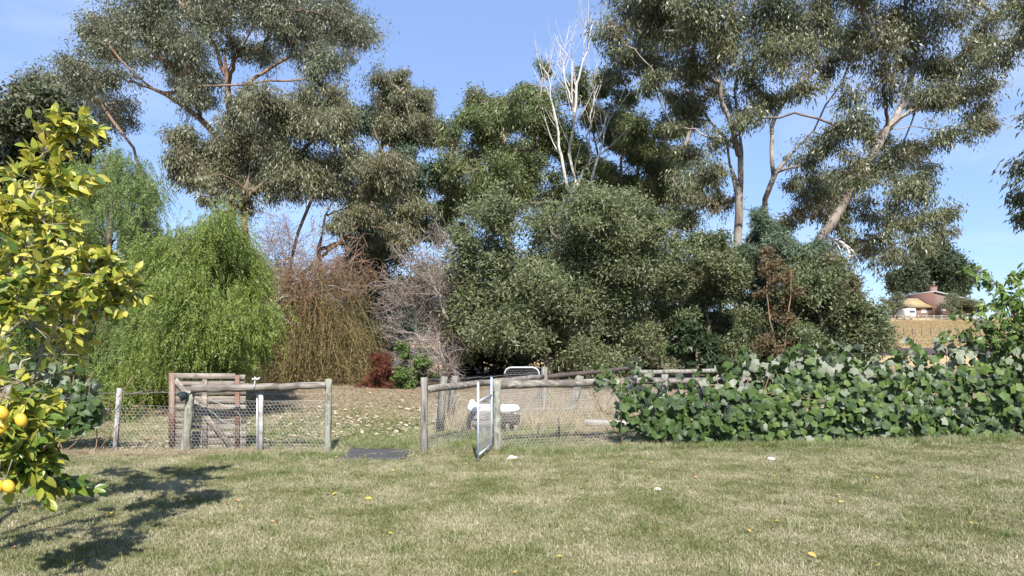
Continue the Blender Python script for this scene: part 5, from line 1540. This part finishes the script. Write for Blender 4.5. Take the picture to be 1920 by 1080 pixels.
M['lawn_blade'] = grass_mat('lawn_blade', GREEN, STRAW, -.05)
M['rank_blade'] = grass_mat('rank_blade', [(.085, .125, .03), (.13, .18, .045), (.18, .225, .07)], STRAW, -.12)
M['paddock_blade'] = grass_mat('paddock_blade', [(.30, .23, .11)] * 3, [(.34, .25, .12), (.42, .31, .155), (.48, .37, .20)], .5)
M['dry_blade'] = grass_mat('dry_blade', GREEN, [(.28, .22, .13), (.40, .33, .215), (.54, .47, .34)], .35)

def tuft(name, nb, rad, h0, h1, w, lean, mat, seed):
    rng = np.random.default_rng(seed)
    r = rad * np.sqrt(rng.random(nb)); a = rng.uniform(0, 6.283, nb)
    b0 = np.c_[r * np.cos(a), r * np.sin(a), np.full(nb, -.004)]
    h = rng.uniform(h0, h1, nb)[:, None]
    ln = np.c_[rng.normal(0, lean, nb), rng.normal(0, lean, nb), np.ones(nb)]
    ln = unit(ln)
    side = unit(np.cross(ln, rnd_unit(nb, rng))) * w * .5
    mid = b0 + ln * h * .55
    tip = b0 + ln * h + np.c_[rng.normal(0, lean * .5, (nb, 2)), -np.abs(rng.normal(0, lean * .2, nb))] * h
    V = np.stack([b0 - side, b0 + side, mid + side * .8, mid - side * .8, tip], 1).reshape(-1, 3)
    o = np.arange(nb)[:, None] * 5
    return bpy.data.objects.new(name, make_mesh(name, V, [np.array([[0, 1, 2, 3]]) + o, np.array([[3, 2, 4]]) + o], mat))

def scatter_grass(name, label, pts, scale, rot, tufts):
    col = bpy.data.collections.new(name + '_tufts')
    for t in tufts: col.objects.link(t)
    me = bpy.data.meshes.new(name)
    me.vertices.add(len(pts)); me.vertices.foreach_set('co', np.ascontiguousarray(pts, np.float32).ravel())
    for an, val in (('sc', scale), ('rz', rot)):
        at = me.attributes.new(an, 'FLOAT', 'POINT'); at.data.foreach_set('value', np.ascontiguousarray(val, np.float32))
    o = bpy.data.objects.new(name, me); COL.objects.link(o)
    ng = bpy.data.node_groups.new(name, 'GeometryNodeTree')
    ng.interface.new_socket('Geometry', in_out='INPUT', socket_type='NodeSocketGeometry')
    ng.interface.new_socket('Geometry', in_out='OUTPUT', socket_type='NodeSocketGeometry')
    n, l = ng.nodes, ng.links
    gi, go = n.new('NodeGroupInput'), n.new('NodeGroupOutput')
    ci = n.new('GeometryNodeCollectionInfo'); ci.inputs['Collection'].default_value = col
    ci.inputs['Separate Children'].default_value = True; ci.inputs['Reset Children'].default_value = True
    ip = n.new('GeometryNodeInstanceOnPoints'); ip.inputs['Pick Instance'].default_value = True
    s = n.new('GeometryNodeInputNamedAttribute'); s.data_type = 'FLOAT'; s.inputs['Name'].default_value = 'sc'
    r = n.new('GeometryNodeInputNamedAttribute'); r.data_type = 'FLOAT'; r.inputs['Name'].default_value = 'rz'
    cx_ = n.new('ShaderNodeCombineXYZ')
    l.new(r.outputs['Attribute'], cx_.inputs['Z'])
    l.new(gi.outputs[0], ip.inputs['Points']); l.new(ci.outputs[0], ip.inputs['Instance'])
    l.new(cx_.outputs[0], ip.inputs['Rotation']); l.new(s.outputs['Attribute'], ip.inputs['Scale'])
    l.new(ip.outputs[0], go.inputs[0])
    o.modifiers.new('scatter', 'NODES').node_group = ng
    return tag(o, label, 'grass', kind='stuff')

rng = np.random.default_rng(101)
def field(n, y0, y1, pad=.5, power=1.0):
    y = y0 + (y1 - y0) * rng.random(n) ** power
    hw = .76 * y + pad
    x = rng.uniform(-1, 1, n) * hw
    return np.c_[x, y, zg(y)]
def keep_w(p):     # even density although the strip widens
    return p[rng.random(len(p)) < (.76 * p[:, 1] + .5) / (.76 * p[:, 1].max() + .5)]
def off_mat(p):
    return p[~((np.abs(p[:, 0] - mt[0] - .0) < .50) & (np.abs(p[:, 1] - mt[1]) < .46))]
tl = [tuft('lawn_tuft', 34, .075, .018, .048, .0042, .55, M['lawn_blade'], s) for s in range(5)]
pts = off_mat(keep_w(field(72000, 3.6, 11.2)))
scatter_grass('lawn_grass', 'short patchy green and straw-coloured mown lawn grass', pts, rng.uniform(.7, 1.35, len(pts)), rng.uniform(0, 6.28, len(pts)), tl)
# rank green tufts along the fence foot, under the vine and round the bath
tr_ = [tuft('rank_tuft', 22, .06, .06, .16, .005, .4, M['rank_blade'], 20 + s) for s in range(4)]
def strip(n, pa, pb, wid):
    t = rng.random(n)[:, None]
    p = np.asarray(pa)[None, :2] * (1 - t) + np.asarray(pb)[None, :2] * t
    p = p + rng.normal(0, wid, (n, 2))
    return np.c_[p, zg(p[:, 1])]
pts = np.concatenate([strip(500, G(800, 10.5), G(900, 10.9), .28), strip(260, G(940, 10.4), G(1010, 11.2), .22), strip(420, G(985, 12), G(1040, 12.5), .3), strip(900, G(1180, 10.6), G(1920, 11.5), .16),
    strip(160, G(420, 9.6), G(620, 10.0), .2), strip(300, G(960, 10.1), G(1180, 10.5), .16), strip(260, G(840, 11.5), G(900, 12.0), .25), off_mat(strip(420, G(640, 10.9), G(790, 11.2), .35)), off_mat(strip(500, G(500, 12.2), G(790, 12.0), .8)), off_mat(keep_w(field(500, 4, 10.5)))])
scatter_grass('rank_grass', 'longer green grass tufts along the fence foot and round the bath', pts, rng.uniform(.5, 1.15, len(pts)), rng.uniform(0, 6.28, len(pts)), tr_)
# dry straw along the left fence and over the ground behind
td = [tuft('dry_tuft', 20, .09, .05, .16, .0045, 1.5, M['dry_blade'], 40 + s) for s in range(4)]
pts = np.concatenate([strip(1100, G(40, 10.15), G(600, 10.2), .11), strip(260, G(940, 10.6), G(1200, 10.9), .2), strip(500, G(1040, 12), G(1180, 13.5), .5), off_mat(strip(250, G(630, 11), G(790, 11.6), .5)), strip(200, G(800, 10.3), G(920, 10.6), .2)])
scatter_grass('dry_grass', 'pale dry grass and straw lying along the fence line', pts, rng.uniform(.5, 1.2, len(pts)), rng.uniform(0, 6.28, len(pts)), td)
tb = [tuft('sparse_tuft', 22, .11, .02, .06, .006, .7, M['lawn_blade'], 60 + s) for s in range(4)]
pts = field(16000, 10.9, 22)
pts = pts[rng.random(len(pts)) < np.interp(pts[:, 1], [11, 13.5, 16, 22], [1, 1, .5, .08])]
scatter_grass('sparse_grass', 'thin worn grass on the ground behind the fence', pts, rng.uniform(.7, 1.4, len(pts)), rng.uniform(0, 6.28, len(pts)), tb)
# tall dry grass of the far paddock
tp_ = [tuft('paddock_tuft', 60, 1.0, .10, .30, .04, .5, M['paddock_blade'], 80 + s) for s in range(3)]
yy = rng.uniform(72, 144, 14000); xx = rng.uniform(.46, .80, 14000) * yy
pts = np.c_[xx, yy, zg(yy)]
scatter_grass('paddock_grass', 'tall straw-yellow dry grass covering the far paddock', pts, rng.uniform(.7, 1.3, len(pts)), rng.uniform(0, 6.28, len(pts)), tp_)

tw_ = [tuft('weed_tuft', 16, .10, .22, .55, .007, .45, M['dry_blade'], 90 + s) for s in range(4)]
pts = np.concatenate([strip(70, G(985, 12.9), G(1050, 13.3), .35), strip(60, G(860, 12.6), G(900, 13.0), .3), strip(60, G(1060, 14.4), G(1200, 15.2), .4)])
scatter_grass('dry_weeds', 'tall pale dry weeds growing round the corner post and netting', pts, rng.uniform(.6, 1.2, len(pts)), rng.uniform(0, 6.28, len(pts)), tw_)
# fallen leaves
def litter(name, label, pts, L, Wd, mats, seed):
    rng = np.random.default_rng(seed)
    n = len(pts)
    a = rng.uniform(0, 6.28, n)
    D = unit(np.c_[np.cos(a), np.sin(a), rng.normal(0, .15, n)])
    Rm = frames(D, unit(np.c_[rng.normal(0, .3, (n, 2)), np.ones(n)]))
    sh = [leaf_shape(L, Wd, .5, -.15), leaf_shape(L, Wd, .3, .1)]
    return tag(scatter_mesh(name, sh, pts + [0, 0, .03], Rm, rng.uniform(.6, 1.3, n), rng.integers(0, 2, n), mats, None), label, 'leaf litter')
M['pale_litter'] = leaf_mat('pale_litter', [(.26, .21, .14), (.42, .36, .27), (.56, .51, .42), (.28, .18, .10)], .2, .7, .2)
M['brown_litter'] = leaf_mat('brown_litter', [(.12, .07, .04), (.22, .13, .075), (.32, .21, .12)], .2, .8, .2)
M['yellow_litter'] = leaf_mat('yellow_litter', [(.50, .36, .04), (.62, .50, .07), (.55, .30, .12), (.50, .22, .12)], .25, .5, .3)
pp = np.concatenate([strip(750, G(560, 13.2), G(800, 12.2), .75), strip(260, G(620, 15.5), G(780, 15), 1.1), strip(120, G(480, 12), G(620, 11.2), .5), strip(60, G(260, 10.9), G(320, 11), .25)])
litter('pale_leaf_litter', 'pale fallen leaves strewn over worn grass behind the gap', pp, .078, .046, M['pale_litter'], 111)
pb = np.concatenate([field(1500, 13, 24), strip(500, G(560, 19), G(800, 18), 2.2), strip(160, G(110, 10.9), G(300, 11.2), .5), strip(90, G(1260, 10.75), G(1440, 10.85), .1)])
litter('brown_leaf_litter', 'small brown fallen leaves on the bare ground under the trees', pb, .075, .04, M['brown_litter'], 112)
py_ = np.concatenate([strip(34, G(60, 5.2), G(460, 6.2), .9), field(60, 4.7, 10)])
litter('yellow_fallen_leaves', 'scattered yellow and orange fallen leaves on the lawn', py_, .062, .032, M['yellow_litter'], 113)
